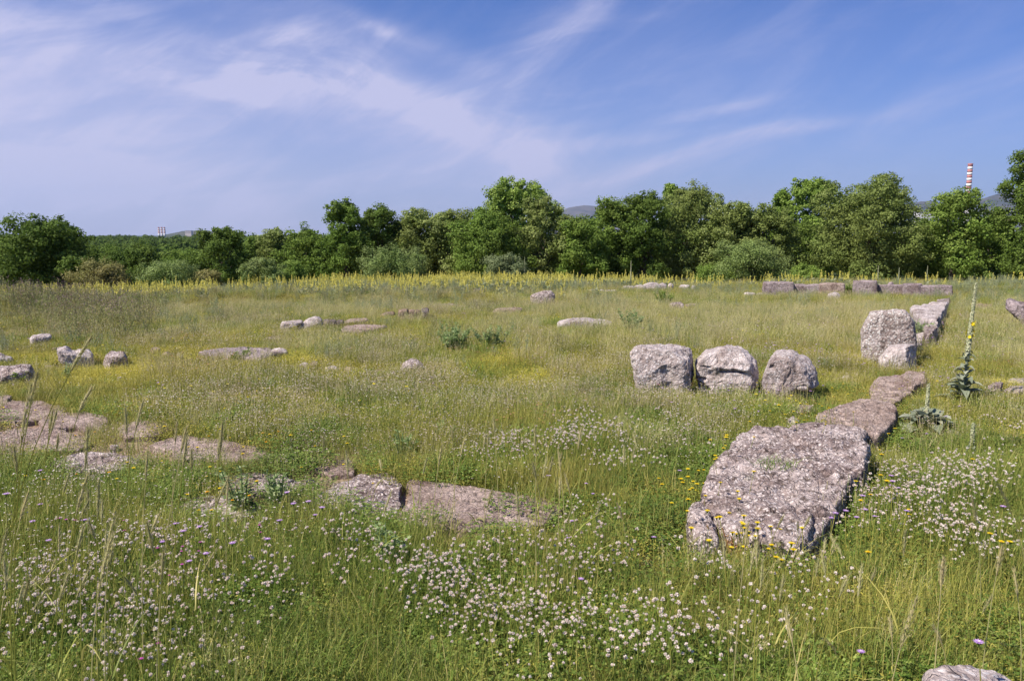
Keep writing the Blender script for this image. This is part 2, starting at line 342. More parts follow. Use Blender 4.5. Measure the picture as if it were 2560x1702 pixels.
# ------------------------------------------------------------------ ground sheet (radial grid to the horizon)
def build_ground():
    rad = np.concatenate([np.linspace(.3, 45, 190), 45 * (30000 / 45) ** (np.arange(1, 91) / 90)])
    na = 300; th = np.arange(na) * 2 * math.pi / na
    X = rad[:, None] * np.sin(th)[None]; Y = rad[:, None] * np.cos(th)[None]; Z = Hs(X, Y)
    far = rad > 3000
    Z[far] = Z[far] * .3 - 10
    Z = Z + (fbm(np.stack([X.ravel() * 3, Y.ravel() * 3, 0 * X.ravel()], 1), 40, 3) * .018).reshape(X.shape) * (rad < 45)[:, None]
    V = np.stack([X, Y, Z], -1).reshape(-1, 3); V = np.vstack([V, [[0, 0, H(0, 0)]]])
    i = np.arange(len(rad) - 1)[:, None] * na; j = np.arange(na)[None]
    Q = np.stack([i + j, i + na + j, i + na + (j + 1) % na, i + (j + 1) % na], -1).reshape(-1, 4)
    T = np.stack([np.full(na, len(V) - 1), np.arange(na), (np.arange(na) + 1) % na], 1)
    m, g = newmat('meadow_soil'); geo = g.n('ShaderNodeNewGeometry'); P = geo.outputs['Position']
    c = g.mix(g.ramp(g.noise(P, 1.2, 6, .6), .4, .62), (.20, .16, .07), (.20, .21, .06))
    c = g.mix(g.ramp(g.noise(P, 28, 4, .6), .5, .7), c, (.28, .20, .12))
    c = g.mix(g.m('MULTIPLY', g.ramp(g.noise(P, .9, 3, .5), .58, .68), .6), c, (.30, .19, .13))
    ab_ = g.n('ShaderNodeAttribute', attribute_name='bare'); soil = g.mix(g.ramp(g.noise(P, 22, 5, .7), .40, .62), (.24, .155, .11), (.42, .32, .25))
    c = g.mix(ab_.outputs['Fac'], c, soil)
    ln = g.n('ShaderNodeVectorMath', operation='LENGTH'); g.l(P, ln.inputs[0])
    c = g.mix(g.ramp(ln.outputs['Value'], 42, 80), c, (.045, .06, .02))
    b = g.n('ShaderNodeBump'); b.inputs['Distance'].default_value = .03; g.l(g.noise(P, 30, 5, .65), b.inputs['Height'])
    p = g.n('ShaderNodeBsdfPrincipled'); g.put(p.inputs['Base Color'], c); p.inputs['Roughness'].default_value = .95; p.inputs['Specular IOR Level'].default_value = .1
    g.l(b.outputs[0], p.inputs['Normal']); out(g, p.outputs[0])
    me = mesh_np('ground', V, [T, Q], m, smooth=True); o = link('ground', me); tag(o, kind='structure')
    a_, b_ = project(V[:, 0], np.where(V[:, 1] > .3, V[:, 1], .3), V[:, 2]); bb = bare_amount(a_ / K, b_ / K, V[:, 0], V[:, 1]) * (V[:, 1] > 1) * (V[:, 1] < 45)
    at = me.attributes.new('bare', 'FLOAT', 'POINT'); at.data.foreach_set('value', bb.astype(np.float32))
build_ground()
# ------------------------------------------------------------------ rocks
SOFT = []      # whether a footprint lets a few tufts through (cracked slabs)
FRONT = []     # strips before low stones that only short herbs grow in
FOOT = []      # (polygon xy, margin) where no tuft may root
def resample(P, m):
    P = np.asarray(P, float); Q = np.vstack([P, P[:1]]); s = np.concatenate([[0], np.cumsum(np.linalg.norm(np.diff(Q, axis=0), axis=1))])
    t = np.linspace(0, s[-1], m, endpoint=False); return np.stack([np.interp(t, s, Q[:, 0]), np.interp(t, s, Q[:, 1])], 1)
def soften(P, k):
    for _ in range(k): P = .5 * P + .25 * (np.roll(P, 1, 0) + np.roll(P, -1, 0))
    return P
def shell(P, c_lo, c_hi, p, edge):
    """P: closed outline (m,2); grows between c_lo and c_hi with a squarish profile; returns V (n,3) in (a,b,c), T, Q"""
    cen = P.mean(0); rmean = np.mean(np.linalg.norm(P - cen, axis=1)); t = np.linspace(-math.pi / 2, math.pi / 2, 400)
    r = np.cos(t) ** p; r[0] = r[-1] = 0; c = np.sign(np.sin(t)) * np.abs(np.sin(t)) ** p
    cc = np.where(c > 0, c * c_hi, -c * c_lo); L = np.concatenate([[0], np.cumsum(np.hypot(np.diff(r * rmean), np.diff(cc)))])
    nr = int(np.clip(L[-1] / edge, 8, 150)); s = np.linspace(0, L[-1], nr + 1)
    r = np.interp(s, L, r)[1:-1]; cc = np.interp(s, L, cc); m = len(P)
    V = [np.append(cen, cc[0])]
    V = np.vstack([np.append(cen, cc[0])[None]] + [np.column_stack([cen + (P - cen) * ri, np.full(m, ci)]) for ri, ci in zip(r, cc[1:-1])] + [np.append(cen, cc[-1])[None]])
    j = np.arange(m); k = len(r)
    T = np.vstack([np.stack([np.zeros(m, int), 1 + (j + 1) % m, 1 + j], 1), np.stack([np.full(m, len(V) - 1), 1 + (k - 1) * m + j, 1 + (k - 1) * m + (j + 1) % m], 1)])
    i = np.arange(k - 1)[:, None] * m + 1
    Q = np.stack([i + j, i + (j + 1) % m, i + m + (j + 1) % m, i + m + j], -1).reshape(-1, 4)
    return V, T, Q
_rk = [0]
def finish_rock(name, V, T, Q, origin, mat, label, cat, group, amp, edge, cuts, parent=None, freq=1.0):
    _rk[0] += 1; sd = _rk[0]; lr = np.random.default_rng(sd * 13 + 5)
    V = V - origin; c = V.mean(0); ext = V.max(0) - V.min(0)
    for _ in range(cuts):
        n = lr.normal(size=3); n[2] = abs(n[2]) * .8; n /= np.linalg.norm(n)
        pr = (V - c) @ n; d = pr.max() * lr.uniform(.80, .93); over = np.clip(pr - d, 0, None); V = V - over[:, None] * n * .92
    me = mesh_np(name, V, [T, Q], mat, smooth=True)
    nv = np.zeros(len(V) * 3, np.float32); me.vertex_normals.foreach_get('vector', nv); nv = nv.reshape(-1, 3)
    q = V + sd * 7.7; sz = float(np.mean(ext))
    d = amp * sz * (fbm(q * (2.2 / sz) * freq, sd, 3) * 1.0 + .55 * fbm(q * (7 / sz) * freq, sd + 3, 3))
    d = d + .011 * freq * fbm(q * 26, sd + 5, 3) * min(1, sz / .3)
    rid = 1 - np.abs(vnoise(q * (5.5 / sz), sd + 9)); d = d - amp * sz * .55 * np.clip(rid - .88, 0, 1) * 8 * (vnoise(q * 3 / sz, sd + 2) > .0)
    V = V + nv * d[:, None]
    me.vertices.foreach_set('co', V.astype(np.float32).ravel()); me.update()
    o = link(name, me, parent, tuple(origin))
    if parent is None: tag(o, label, cat, group)
    return o
def E(name, label, cat, pts, depth, mat='pale', p=.38, amp=.05, cuts=3, base=None, group=None, sm=1, shift=0.0, grooves=()):
    """upright stone: outline seen from the path, at its own distance, with real depth"""
    pts = np.array(pts); by = pts[:, 1].max() if base is None else base; bx = pts[:, 0].mean()
    zo = min(.05, .12 * (pts[:, 1].max() - pts[:, 1].min()) / F * hit(bx, by)[1] + .01) * float(sstep(6, 11, hit(bx, by)[1])); g0 = hit(bx, by, zo); g0[2] -= zo
    n = np.array([g0[0], g0[1], 0]); n /= np.linalg.norm(n); right = np.array([n[1], -n[0], 0])
    P3 = []
    for a, b in pts:
        d = ray(a, b); t = (g0 @ n - 0) / (d @ n); P3.append(np.array([0, 0, CAMH]) + d * t)
    P3 = np.array(P3); o = g0.copy(); ab = np.stack([(P3 - o) @ right, P3[:, 2] - o[2]], 1)
    low = ab[:, 1] < ab[:, 1].min() + .2 * (ab[:, 1].max() - ab[:, 1].min()); ab[low, 1] -= .06 + zo
    dpx = np.linalg.norm(g0) / F * 2.5; edge = max(.007, dpx * .8)
    per = np.sum(np.linalg.norm(ab - np.roll(ab, 1, 0), axis=1)); P = soften(resample(ab, int(np.clip(per / edge, 24, 300))), sm * 3)
    area = .5 * np.sum(P[:, 0] * np.roll(P[:, 1], -1) - P[:, 1] * np.roll(P[:, 0], -1))
    if area < 0: P = P[::-1]
    V, T, Q = shell(P, -depth / 2, depth / 2, p, edge)
    cdir = -n; ctr = o + n * (depth / 2 * .9 + shift)
    for (ga, gb, gc, gd, dep, wd) in grooves:
        q = []
        for a_, b_ in ((ga, gb), (gc, gd)):
            d = ray(a_, b_); t = (g0 @ n) / (d @ n); p3 = np.array([0, 0, CAMH]) + d * t; q.append(np.array([(p3 - o) @ right, p3[2] - o[2]]))
        q0, q1 = q; e_ = q1 - q0; t_ = np.clip(((V[:, :2] - q0) @ e_) / (e_ @ e_), 0, 1); dd_ = np.linalg.norm(V[:, :2] - q0 - t_[:, None] * e_, axis=1)
        V[:, 2] -= (V[:, 2] > 0) * dep * np.exp(-(dd_ / wd) ** 2)
    W = ctr + V[:, :1] * right + np.outer(V[:, 1], [0, 0, 1]) + V[:, 2:] * cdir
    x0, x1 = ab[:, 0].min(), ab[:, 0].max(); f = lambda s, c: (ctr + right * s + n * c)[:2]
    SOFT.append(False); FOOT.append((np.array([f(x0, -depth * .4), f(x1, -depth * .4), f(x1, depth * .45), f(x0, depth * .45)]), .0))
    fe = .22 + .022 * g0[1]; FRONT.append((np.array([f(x0 - .05, -fe), f(x1 + .05, -fe), f(x1 + .05, depth), f(x0 - .05, depth)]), 0))
    return finish_rock(name, W, T, Q, ctr * [1, 1, 0] + [0, 0, o[2]], ST[mat], label, cat, group, amp, edge, cuts)
def P(name, label, cat, pts, h, mat='slab', p=.3, amp=.03, cuts=1, group=None, margin=-.01, sink=.10, sm=1, wob=.10, tilt=None, freq=1.0):
    """flat or low stone given by the outline of its top"""
    W = np.array([hit(a, b, h) for a, b in pts]); xy = W[:, :2]; c = xy.mean(0)
    per = np.sum(np.linalg.norm(xy - np.roll(xy, 1, 0), axis=1)); dist = np.linalg.norm(c); edge = max(.009, dist / F * 2.5 * .8)
    Pq = soften(resample(xy, int(np.clip(per / edge, 24, 420))), sm * 3)
    area = .5 * np.sum(Pq[:, 0] * np.roll(Pq[:, 1], -1) - Pq[:, 1] * np.roll(Pq[:, 0], -1))
    if area < 0: Pq = Pq[::-1]
    rel = Pq - c; L = np.linalg.norm(rel, axis=1, keepdims=True)
    Pq = c + rel * (1 + wob * fbm(np.column_stack([Pq * 4, np.full(len(Pq), _rk[0])]), 5, 3)[:, None])
    V, T, Q = shell(Pq, -sink, h, p, edge); z0 = H(*c); Z = V[:, 2].copy()
    V[:, 2] = Z + np.where(Z > -.5 * sink, Hs(V[:, 0], V[:, 1]), z0)
    if tilt: V[:, 2] += (Z > 0) * ((V[:, 0] - c[0]) * tilt[0] + (V[:, 1] - c[1]) * tilt[1])
    FOOT.append((xy, margin)); SOFT.append(name == 'stone_slab')
    if name in ('stone_slab', 'wall_block'): FRONT.append((np.vstack([xy, xy - c / dist * .22]) if False else xy - c / dist * .16, .05))
    return finish_rock(name, V, T, Q, np.array([c[0], c[1], z0]), ST[mat], label, cat, group, amp, edge, cuts, freq=freq)
def rect(x0, x1, y0, y1, k=.12, j=.06):
    w_, h_ = x1 - x0, y1 - y0; r = lambda: random.uniform(-j, j)
    pts = [(x0 + w_ * k * .5, y0 + h_ * k), (x0 + w_ * .3, y0 + h_ * abs(r())), (x0 + w_ * .7, y0 + h_ * abs(r())), (x1 - w_ * k * .4, y0 + h_ * k), (x1, y0 + h_ * .4), (x1 - w_ * abs(r()) * .3, y1), (x0 + w_ * .5, y1), (x0 + w_ * abs(r()) * .3, y1), (x0, y0 + h_ * .5)]
    return [(a * K, b * K) for a, b in pts]
def lump(x0, x1, y0, y1):
    pts = []
    for k in range(12):
        t = math.pi * 2 * k / 12; q = random.uniform(.85, 1.08)
        cx_, cy_ = (x0 + x1) / 2, y1 - (y1 - y0) * .42
        pts.append((cx_ + math.cos(t) * (x1 - x0) / 2 * q, min(y1, cy_ - math.sin(t) * (y1 - y0) * .58 * q)))
    return [(a * K, b * K) for a, b in pts]
def flat(x0, x1, y0, y1):
    pts = []
    for k in range(14):
        t = math.pi * 2 * k / 14; q = random.uniform(.86, 1.06); ca, sa = math.cos(t), math.sin(t)
        pts.append(((x0 + x1) / 2 + (x1 - x0) / 2 * q * math.copysign(abs(ca) ** .7, ca), (y0 + y1) / 2 - (y1 - y0) / 2 * q * math.copysign(abs(sa) ** .7, sa)))
    return [(a * K, b * K) for a, b in pts]
c3 = crop(1540, 840, 4.2125); c1 = crop(2080, 680, 4.9); c5 = crop(0, 780, 5.8975); c6 = crop(1700, 850, 2.703); c2 = crop(850, 400, 2.703); c8 = crop(1700, 1120, 2.694)
cR = crop(680, 740, 5.617)
# three boulders
E('boulder', 'pale squarish boulder with a dark right flank, leftmost of three in the row', 'boulder', c3((155, 190), (215, 150), (290, 120), (500, 105), (660, 112), (740, 190), (815, 205), (828, 330), (822, 500), (780, 620), (650, 645), (560, 610), (260, 565), (195, 430), (160, 260)), .62, p=.28, cuts=9, amp=.045, grooves=[(1663.44,925.46,1691.93,991.929,.035,.05), (1582.73,906.469,1611.22,899.347,.03,.02), (1715.67,887.478,1722.79,982.433,.03,.03)])
E('boulder', 'pale wide boulder with a dark horizontal crack, middle of three in the row', 'boulder', c3((828, 240), (870, 205), (1020, 185), (1100, 150), (1160, 143), (1320, 165), (1370, 195), (1480, 310), (1512, 420), (1495, 520), (1420, 600), (1300, 640), (980, 620), (890, 560), (835, 450), (822, 350)), .60, p=.32, cuts=9, amp=.04, grooves=[(1802.31,927.359,1859.29,931.395,.05,.010), (1831.99,923.086,1858.1,930.208,.035,.012), (1735.85,942.552,1760.77,948.012,.05,.012), (1739.41,958.694,1767.89,972.938,.06,.025), (1753.65,934.955,1896.08,939.703,.02,.05)])
E('boulder', 'whitish narrow-footed boulder with a darker right shoulder, rightmost of three in the row', 'boulder', c3((1508, 390), (1555, 350), (1535, 300), (1600, 230), (1680, 208), (1860, 210), (1930, 258), (1985, 272), (2060, 320), (2112, 420), (2142, 530), (2060, 580), (1900, 575), (1840, 620), (1760, 690), (1620, 690), (1535, 560)), .58, p=.32, cuts=8, amp=.04, grooves=[(1992.23,911.217,1979.17,982.433,.02,.04), (1904.39,919.525,1931.69,917.151,.02,.02)])
# standing stone and neighbours
E('standing_stone', 'tall angular standing stone with chamfered upper corners', 'standing stone', c1((345, 740), (400, 620), (440, 560), (460, 500), (520, 485), (780, 465), (900, 470), (960, 560), (1012, 630), (1030, 740), (1032, 930), (1020, 1090), (360, 1090), (350, 900)), .42, mat='pitted', p=.25, cuts=4, amp=.025)
E('boulder', 'low rounded boulder resting in front of the tall standing stone', 'boulder', c1((565, 1190), (568, 1090), (650, 1000), (700, 930), (830, 915), (1000, 922), (1032, 970), (1018, 1190)), .45, p=.4, cuts=4, amp=.04, mat='pale')
P('wall_block', 'pale flat topped block of the wall running towards the far corner', 'stone block', c1((975, 430), (1100, 385), (1240, 362), (1425, 362), (1400, 420), (1345, 500), (1290, 600), (1100, 570), (1000, 500)), .30, mat='pale', p=.12, cuts=0, sm=0, margin=.05)
P('wall_block', 'rough grey wall block between the pale flat topped block and the standing stone', 'stone block', c1((1150, 660), (1200, 610), (1285, 600), (1290, 680), (1230, 740), (1150, 745)), .26, mat='rough', p=.15, cuts=0, margin=.04)
P('wall_block', 'small smooth block tucked against the right side of the standing stone', 'stone block', c1((1030, 740), (1145, 735), (1120, 800), (1080, 880), (1030, 900)), .16, mat='pale', p=.15, cuts=0, margin=.03)
P('wall_block', 'broken grey block end below the corner block of the far wall', 'stone block', c1((1290, 325), (1450, 300), (1450, 365), (1290, 368)), .20, mat='purple', p=.25, margin=.02)
# far wall row
row = [((1757, 1826, 650, 681), 'purple', 'large rough block at the left end of the far wall row'), ((1826, 1855, 656, 681), 'purple', 'narrow greenish block second from the left in the far wall row'),
       ((1855, 1888, 656, 684), 'purple', 'square block third from the left in the far wall row'), ((1887, 1943, 653, 679), 'slab', 'pale greyish block fourth from the left in the far wall row'),
       ((1965, 2018, 647, 673), 'purple', 'dark pitted block right of the gap in the far wall row'), ((2016, 2081, 657, 671), 'purple', 'thin long block bridging a shadow gap in the far wall row'),
       ((2079, 2121, 654, 681), 'purple', 'greyish block left of the corner block in the far wall row'), ((2119, 2191, 658, 690), 'purple', 'large corner block at the right end of the far wall row')]
for (b, mt, lab) in row: E('wall_block', lab, 'stone block', rect(b[0] - 2, b[1] + 3, b[2] - 1, b[3] + 1, .06, .04), .55, mat=mt, p=.14, amp=.018, cuts=1, sm=0, base=683 * K, group='blocks of the far wall')
E('rubble_stone', 'small loose stone lying on top of the far wall row', 'stone', D((2040, 657), (2046, 651), (2054, 648), (2064, 657)), .25, mat='purple', p=.5, base=683 * K, shift=.1)
E('rubble_stone', 'long pale stone in the grass left of the far wall row', 'stone', rect(1710, 1741, 674, 684), .3, p=.4)
E('rubble_stone', 'short pale stone touching the left end block of the far wall', 'stone', rect(1741, 1758, 675, 685), .3, p=.4)
E('rubble_stone', 'pale rounded stone in front of the fourth far wall block', 'stone', lump(1903, 1937, 673, 690), .3, p=.5)
E('wall_block', 'straw coloured low footing stone under the thin bridging block', 'stone block', rect(2010, 2075, 676, 684), .3, mat='brown', p=.3)
# big foreground block and its course
P('stone_block', 'largest rough pitted block with a grass tuft on top', 'stone block', c6((410, 650), (520, 603), (680, 600), (760, 640), (1000, 665), (1255, 662), (1288, 700), (1270, 790), (1245, 880), (1130, 950), (1105, 1030), (1060, 1110), (900, 1150), (880, 1230), (810, 1300), (640, 1270), (430, 1230), (250, 1150), (135, 1020), (190, 900), (300, 740)), .215, mat='rough', p=.15, amp=.024, cuts=0, margin=.02, sm=2, sink=.15, wob=.06, tilt=(0, .05), freq=1.9)
P('stone_block', 'pitted block joined behind the largest block', 'stone block', c6((690, 595), (750, 555), (850, 543), (1050, 560), (1240, 575), (1290, 600), (1260, 655), (1000, 662), (780, 630)), .19, mat='rough', p=.22, amp=.02, cuts=0, margin=.02)
P('stone_block', 'rough lump broken off at the left foot of the largest block', 'stone block', c6((40, 1100), (80, 1050), (130, 1040), (200, 1120), (240, 1200), (260, 1330), (140, 1340), (60, 1240)), .17, mat='rough', p=.45, amp=.06, margin=.02)
P('stone_block', 'brown crumbling lump at the right foot of the largest block', 'stone block', c6((880, 1190), (960, 1120), (1060, 1110), (1040, 1190), (960, 1280), (890, 1290)), .16, mat='rough', p=.5, amp=.06, margin=.02)
P('stone_block', 'broad layered block of the course beyond the largest one', 'stone block', c6((925, 495), (1070, 432), (1240, 388), (1440, 398), (1470, 470), (1430, 560), (1350, 640), (1270, 640), (1240, 580), (1050, 550)), .145, mat='slab', p=.13, cuts=0, sm=1, amp=.02, margin=.02, freq=1.4)
P('stone_slab', 'pinkish slab between the layered block and the low rounded boulder', 'slab', c6((1290, 310), (1335, 240), (1440, 225), (1590, 230), (1590, 330), (1490, 400), (1300, 405), (1280, 350)), .10, mat='slab', p=.12, cuts=0, sm=0, wob=.12, margin=.03)
P('stone_slab', 'slab corner poking out behind the small mullein spike', 'slab', c6((1490, 230), (1550, 205), (1650, 215), (1670, 275), (1580, 300)), .14, mat='slab', p=.13, cuts=0, sm=0, margin=.03)
P('rubble_stone', 'little white stone behind the largest block', 'stone', c6((715, 530), (760, 505), (815, 525), (780, 550)), .08, mat='pale', p=.5)
P('rubble_stone', 'brownish broken stone among yellow flowers by the three boulders', 'stone', c6((745, 450), (790, 425), (900, 430), (920, 460), (800, 490)), .07, mat='slab', p=.5)
P('rubble_stone', 'flat pinkish stone on bare soil below the middle boulder', 'stone', c6((275, 480), (330, 465), (420, 470), (400, 500), (290, 505)), .05, mat='slab', p=.4)
P('rubble_stone', 'small whitish stones foot piece under the middle boulder', 'stone', c3((1040, 660), (1100, 640), (1150, 660), (1090, 700)), .07, mat='pale', p=.5)
P('rubble_stone', 'low stone peeping from grass at the left foot of the leftmost boulder', 'stone', c3((30, 580), (120, 545), (220, 555), (180, 600), (60, 605)), .05, mat='slab', p=.5)
P('rubble_stone', 'pale low stone in grass between the boulders and the pinkish slab', 'stone', c6((1080, 250), (1120, 225), (1170, 235), (1150, 260)), .06, mat='pale', p=.5)
E('boulder', 'speckled purple stone in the grass right of the tall mullein', 'boulder', c6((2070, 385), (2080, 330), (2120, 300), (2180, 300), (2170, 360), (2110, 390)), .3, mat='rough', p=.5)
P('rubble_stone', 'long broken stone reaching the right edge beside the speckled purple one', 'stone', c6((2180, 320), (2230, 300), (2330, 300), (2400, 320), (2300, 345)), .10, mat='rough', p=.5)
P('rubble_stone', 'pale broken stone behind the speckled purple one', 'stone', c6((2195, 270), (2240, 245), (2350, 250), (2330, 285)), .08, mat='pale', p=.5)
E('wall_block', 'tilted purple block cut by the right edge of the view', 'stone block', c1((2120, 440), (2130, 360), (2180, 338), (2260, 375), (2400, 410), (2440, 520), (2420, 680), (2300, 600), (2170, 480)), .6, mat='purple', p=.3)
P('wall_block', 'reddish low stone line in the grass between corner block and right edge', 'stone block', c1((1700, 400), (1800, 380), (1970, 385), (1960, 440), (1750, 450)), .10, mat='brown', p=.4)
P('boulder', 'pale rock cut by the lower right corner of the view', 'boulder', c8((1595, 1622), (1625, 1462), (1675, 1377), (1755, 1387), (1805, 1412), (1875, 1402), (1975, 1437), (2075, 1442), (2275, 1502), (2425, 1662), (2275, 1762), (1775, 1762)), .26, mat='pale', p=.30, amp=.04, margin=.0)
# left boulders
E('boulder', 'pinkish oblong stone lying alone on the left slope', 'boulder', c5((435, 395), (500, 360), (600, 345), (740, 335), (772, 365), (745, 430), (650, 460), (560, 470), (450, 485)), .35, mat='pale', p=.4)
E('boulder', 'whitish saddle-shaped boulder with a black right face', 'boulder', c5((830, 560), (880, 535), (950, 545), (1050, 600), (1120, 615), (1200, 590), (1330, 600), (1380, 640), (1396, 800), (1330, 830), (1190, 815), (1000, 790), (850, 720)), .5, p=.3, cuts=3)
E('boulder', 'grey boulder with a dark hollow, right of the saddle-shaped one', 'boulder', c5((1530, 790), (1550, 690), (1590, 650), (1660, 625), (1830, 625), (1880, 700), (1885, 840), (1720, 850), (1560, 845)), .45, mat='rough', p=.35)
E('boulder', 'pale sloping stone at the left edge above the purple boulder', 'boulder', c5((-60, 640), (0, 640), (60, 670), (180, 700), (215, 750), (100, 780), (-60, 780)), .4, mat='pale', p=.4)
E('boulder', 'purple lichen covered boulder half hidden by plants at the left edge', 'boulder', c5((-80, 890), (0, 880), (200, 850), (300, 838), (450, 850), (520, 940), (530, 1040), (400, 1080), (-80, 1100)), .5, mat='rough', p=.35)
P('stone_slab', 'thin pale slab edge at the left edge below the purple boulder', 'slab', c5((-60, 1230), (100, 1215), (185, 1222), (110, 1285), (-60, 1300)), .08, mat='slab')
P('stone_slab', 'long low slab with a green sapling at its front', 'slab', D((455, 806), (500, 799), (560, 797), (620, 800), (655, 808), (600, 820), (520, 815)), .12, mat='purple', p=.25)
E('rubble_stone', 'pale lump at the right end of the long low slab', 'stone', lump(620, 666, 806, 826), .3, p=.5)
E('rubble_stone', 'pinkish small stone below the pale lump of the long slab', 'stone', lump(603, 642, 819, 832), .25, mat='slab', p=.5)
P('rubble_stone', 'thin flat stone in the grass above the long low slab', 'stone', D((600, 780), (625, 773), (655, 775), (640, 785), (610, 785)), .05, mat='slab')
# ruined course in the middle left
E('stone_block', 'pale tapering block at the left end of the middle course', 'stone block', cR((115, 410), (150, 392), (260, 378), (400, 358), (440, 370), (420, 395), (260, 430), (240, 480), (125, 495)), .4, p=.3)
E('boulder', 'smooth pale stone with a shaded right side before the middle course', 'boulder', cR((355, 440), (390, 405), (460, 385), (530, 400), (540, 440), (480, 488), (400, 485)), .35, p=.5)
E('boulder', 'knobbly pale stone topping the middle course', 'boulder', cR((430, 375), (490, 345), (540, 315), (640, 308), (700, 345), (720, 400), (660, 440), (460, 430)), .4, p=.45, base=740 + 470 / 5.617, mat='pale')
E('stone_block', 'dark faced squared block in the middle course', 'stone block', cR((720, 355), (760, 345), (905, 352), (905, 440), (730, 440)), .35, mat='dark', p=.2)
E('stone_block', 'second dark faced block, right of the first in the middle course', 'stone block', cR((905, 355), (1000, 350), (1020, 370), (1010, 430), (905, 440)), .35, mat='dark', p=.2)
E('stone_block', 'wedge shaped slab block rising to the right in the middle course', 'stone block', cR((1010, 375), (1100, 355), (1250, 335), (1370, 328), (1375, 395), (1200, 400), (1020, 405)), .4, mat='slab', p=.2)
P('stone_slab', 'low flecked slab in front of the wedge shaped block', 'slab', cR((975, 440), (1010, 405), (1300, 392), (1560, 400), (1640, 410), (1440, 450), (1250, 480), (990, 470)), .10, mat='slab', p=.3)
E('stone_block', 'left reddish block of the small exposed wall', 'stone block', cR((1775, 205), (1910, 195), (1915, 285), (1775, 275)), .35, mat='brown', p=.2, base=740 + 330 / 5.617)
E('stone_block', 'middle reddish block of the small exposed wall', 'stone block', cR((1918, 205), (2085, 210), (2085, 290), (1918, 295)), .35, mat='brown', p=.2, base=740 + 330 / 5.617)
E('stone_block', 'dark right end block of the small exposed wall', 'stone block', cR((2095, 200), (2195, 180), (2205, 250), (2110, 280)), .4, mat='dark', p=.25, base=740 + 330 / 5.617)
E('stone_block', 'footing stone under the reddish blocks of the small exposed wall', 'stone block', cR((1790, 300), (1900, 292), (2000, 300), (2080, 330), (2070, 350), (1800, 335)), .35, mat='brown', p=.3, shift=-.15)
E('rubble_stone', 'low reddish stone left of the small exposed wall', 'stone', cR((1500, 290), (1600, 240), (1720, 230), (1720, 280), (1600, 310)), .35, mat='brown', p=.4)
E('rubble_stone', 'thin pale stone behind the right end of the small exposed wall', 'stone', D((1000, 706), (1002, 701), (1040, 700), (1062, 704), (1060, 708)), .2, mat='slab', p=.4)
E('rubble_stone', 'low flat stone in the grass between small wall and grey boulder', 'stone', D((1128, 722), (1140, 712), (1190, 709), (1205, 712), (1190, 720)), .3, mat='slab', p=.4)
E('stone_block', 'small dark block alone near the yellow flower belt', 'stone block', rect(1090, 1119, 665, 678), .35, mat='dark', p=.25)
E('rubble_stone', 'tiny pinkish pointed stone right of the small dark block', 'stone', D((1168, 668), (1180, 656), (1188, 660), (1180, 668)), .2, mat='slab', p=.5)
E('boulder', 'solitary grey rounded boulder in the middle distance', 'boulder', c2((1288, 975), (1285, 920), (1340, 898), (1380, 888), (1430, 888), (1455, 915), (1450, 975)), .5, mat='rough', p=.42, amp=.03)
E('stone_block', 'long pale slab block standing low in the central grass', 'stone block', c2((1465, 1110), (1480, 1098), (1560, 1085), (1650, 1080), (1750, 1090), (1840, 1095), (1842, 1120), (1700, 1140), (1470, 1145)), .45, mat='pale', p=.25, cuts=2, amp=.02)
E('boulder', 'half dome of rough stone alone in the central meadow', 'boulder', c2((400, 1450), (415, 1410), (440, 1385), (480, 1365), (530, 1368), (565, 1400), (582, 1450)), .35, mat='rough', p=.5, cuts=2)
E('stone_block', 'long white stone at the left of the rubble line', 'stone block', rect(1355, 1392, 667, 674), .35, p=.3, base=673 * K)
E('stone_block', 'thin white stone continuing the rubble line', 'stone block', rect(1390, 1420, 668, 674), .35, p=.3, base=674 * K)
for b, lab in [((1432, 1462, 658, 668), 'brownish low stone in the rubble line'), ((1458, 1490, 656, 670), 'stepped grey stone in the rubble line'), ((1476, 1522, 651, 668), 'largest pale stone heaped in the rubble line'), ((1514, 1538, 651, 666), 'pointed grey stone right of the largest in the rubble line'),
               ((1537, 1552, 653, 662), 'small pale stone near the right of the rubble line'), ((1562, 1590, 656, 663), 'low grey stone in weeds right of the rubble line'), ((1592, 1603, 657, 665), 'last little white stone at the right end of the rubble line')]:
    E('rubble_stone', lab, 'stone', lump(*b), .35, mat='pale', p=.4, base=669 * K, group='stones of the rubble line')
E('stone_block', 'pinkish block half sunk right of the bright green bush', 'stone block', rect(1541, 1575, 698, 714), .4, mat='rough', p=.3)
P('rubble_stone', 'thin pale top of a buried stone right of the pinkish sunk block', 'stone', D((1575, 700), (1600, 697), (1610, 701), (1585, 704)), .1, mat='slab')
# flat slabs lower left
P('stone_slab', 'greyish slab highest of the flat ones at the left edge', 'slab', D((-40, 950), (20, 922), (110, 922), (160, 938), (130, 958), (60, 970), (-40, 972)), .05, amp=.010, p=.12, cuts=0, wob=.25, sm=0)
P('stone_slab', 'greyish slab overlapping right of the highest left edge slab', 'slab', D((80, 970), (120, 950), (200, 946), (255, 960), (232, 982), (120, 986)), .05, amp=.010, p=.12, cuts=0, wob=.25, sm=0)
P('stone_slab', 'broad cracked slab at the left edge below the two grey ones', 'slab', D((-50, 1000), (60, 984), (150, 988), (200, 1010), (190, 1034), (60, 1042), (-50, 1044)), .045, amp=.012, p=.12, cuts=0, wob=.25, sm=0)
P('stone_slab', 'small flat slab with yellow flowers on its left rim', 'slab', D((270, 985), (315, 965), (375, 966), (408, 984), (355, 1004), (285, 1006)), .045, amp=.010, p=.12, cuts=0, wob=.25, sm=0)
P('stone_slab', 'long pinkish slab right of the broad cracked one', 'slab', D((345, 1024), (410, 1000), (500, 1004), (590, 1028), (625, 1048), (530, 1060), (410, 1054)), .045, amp=.012, p=.12, cuts=0, wob=.25, sm=0)
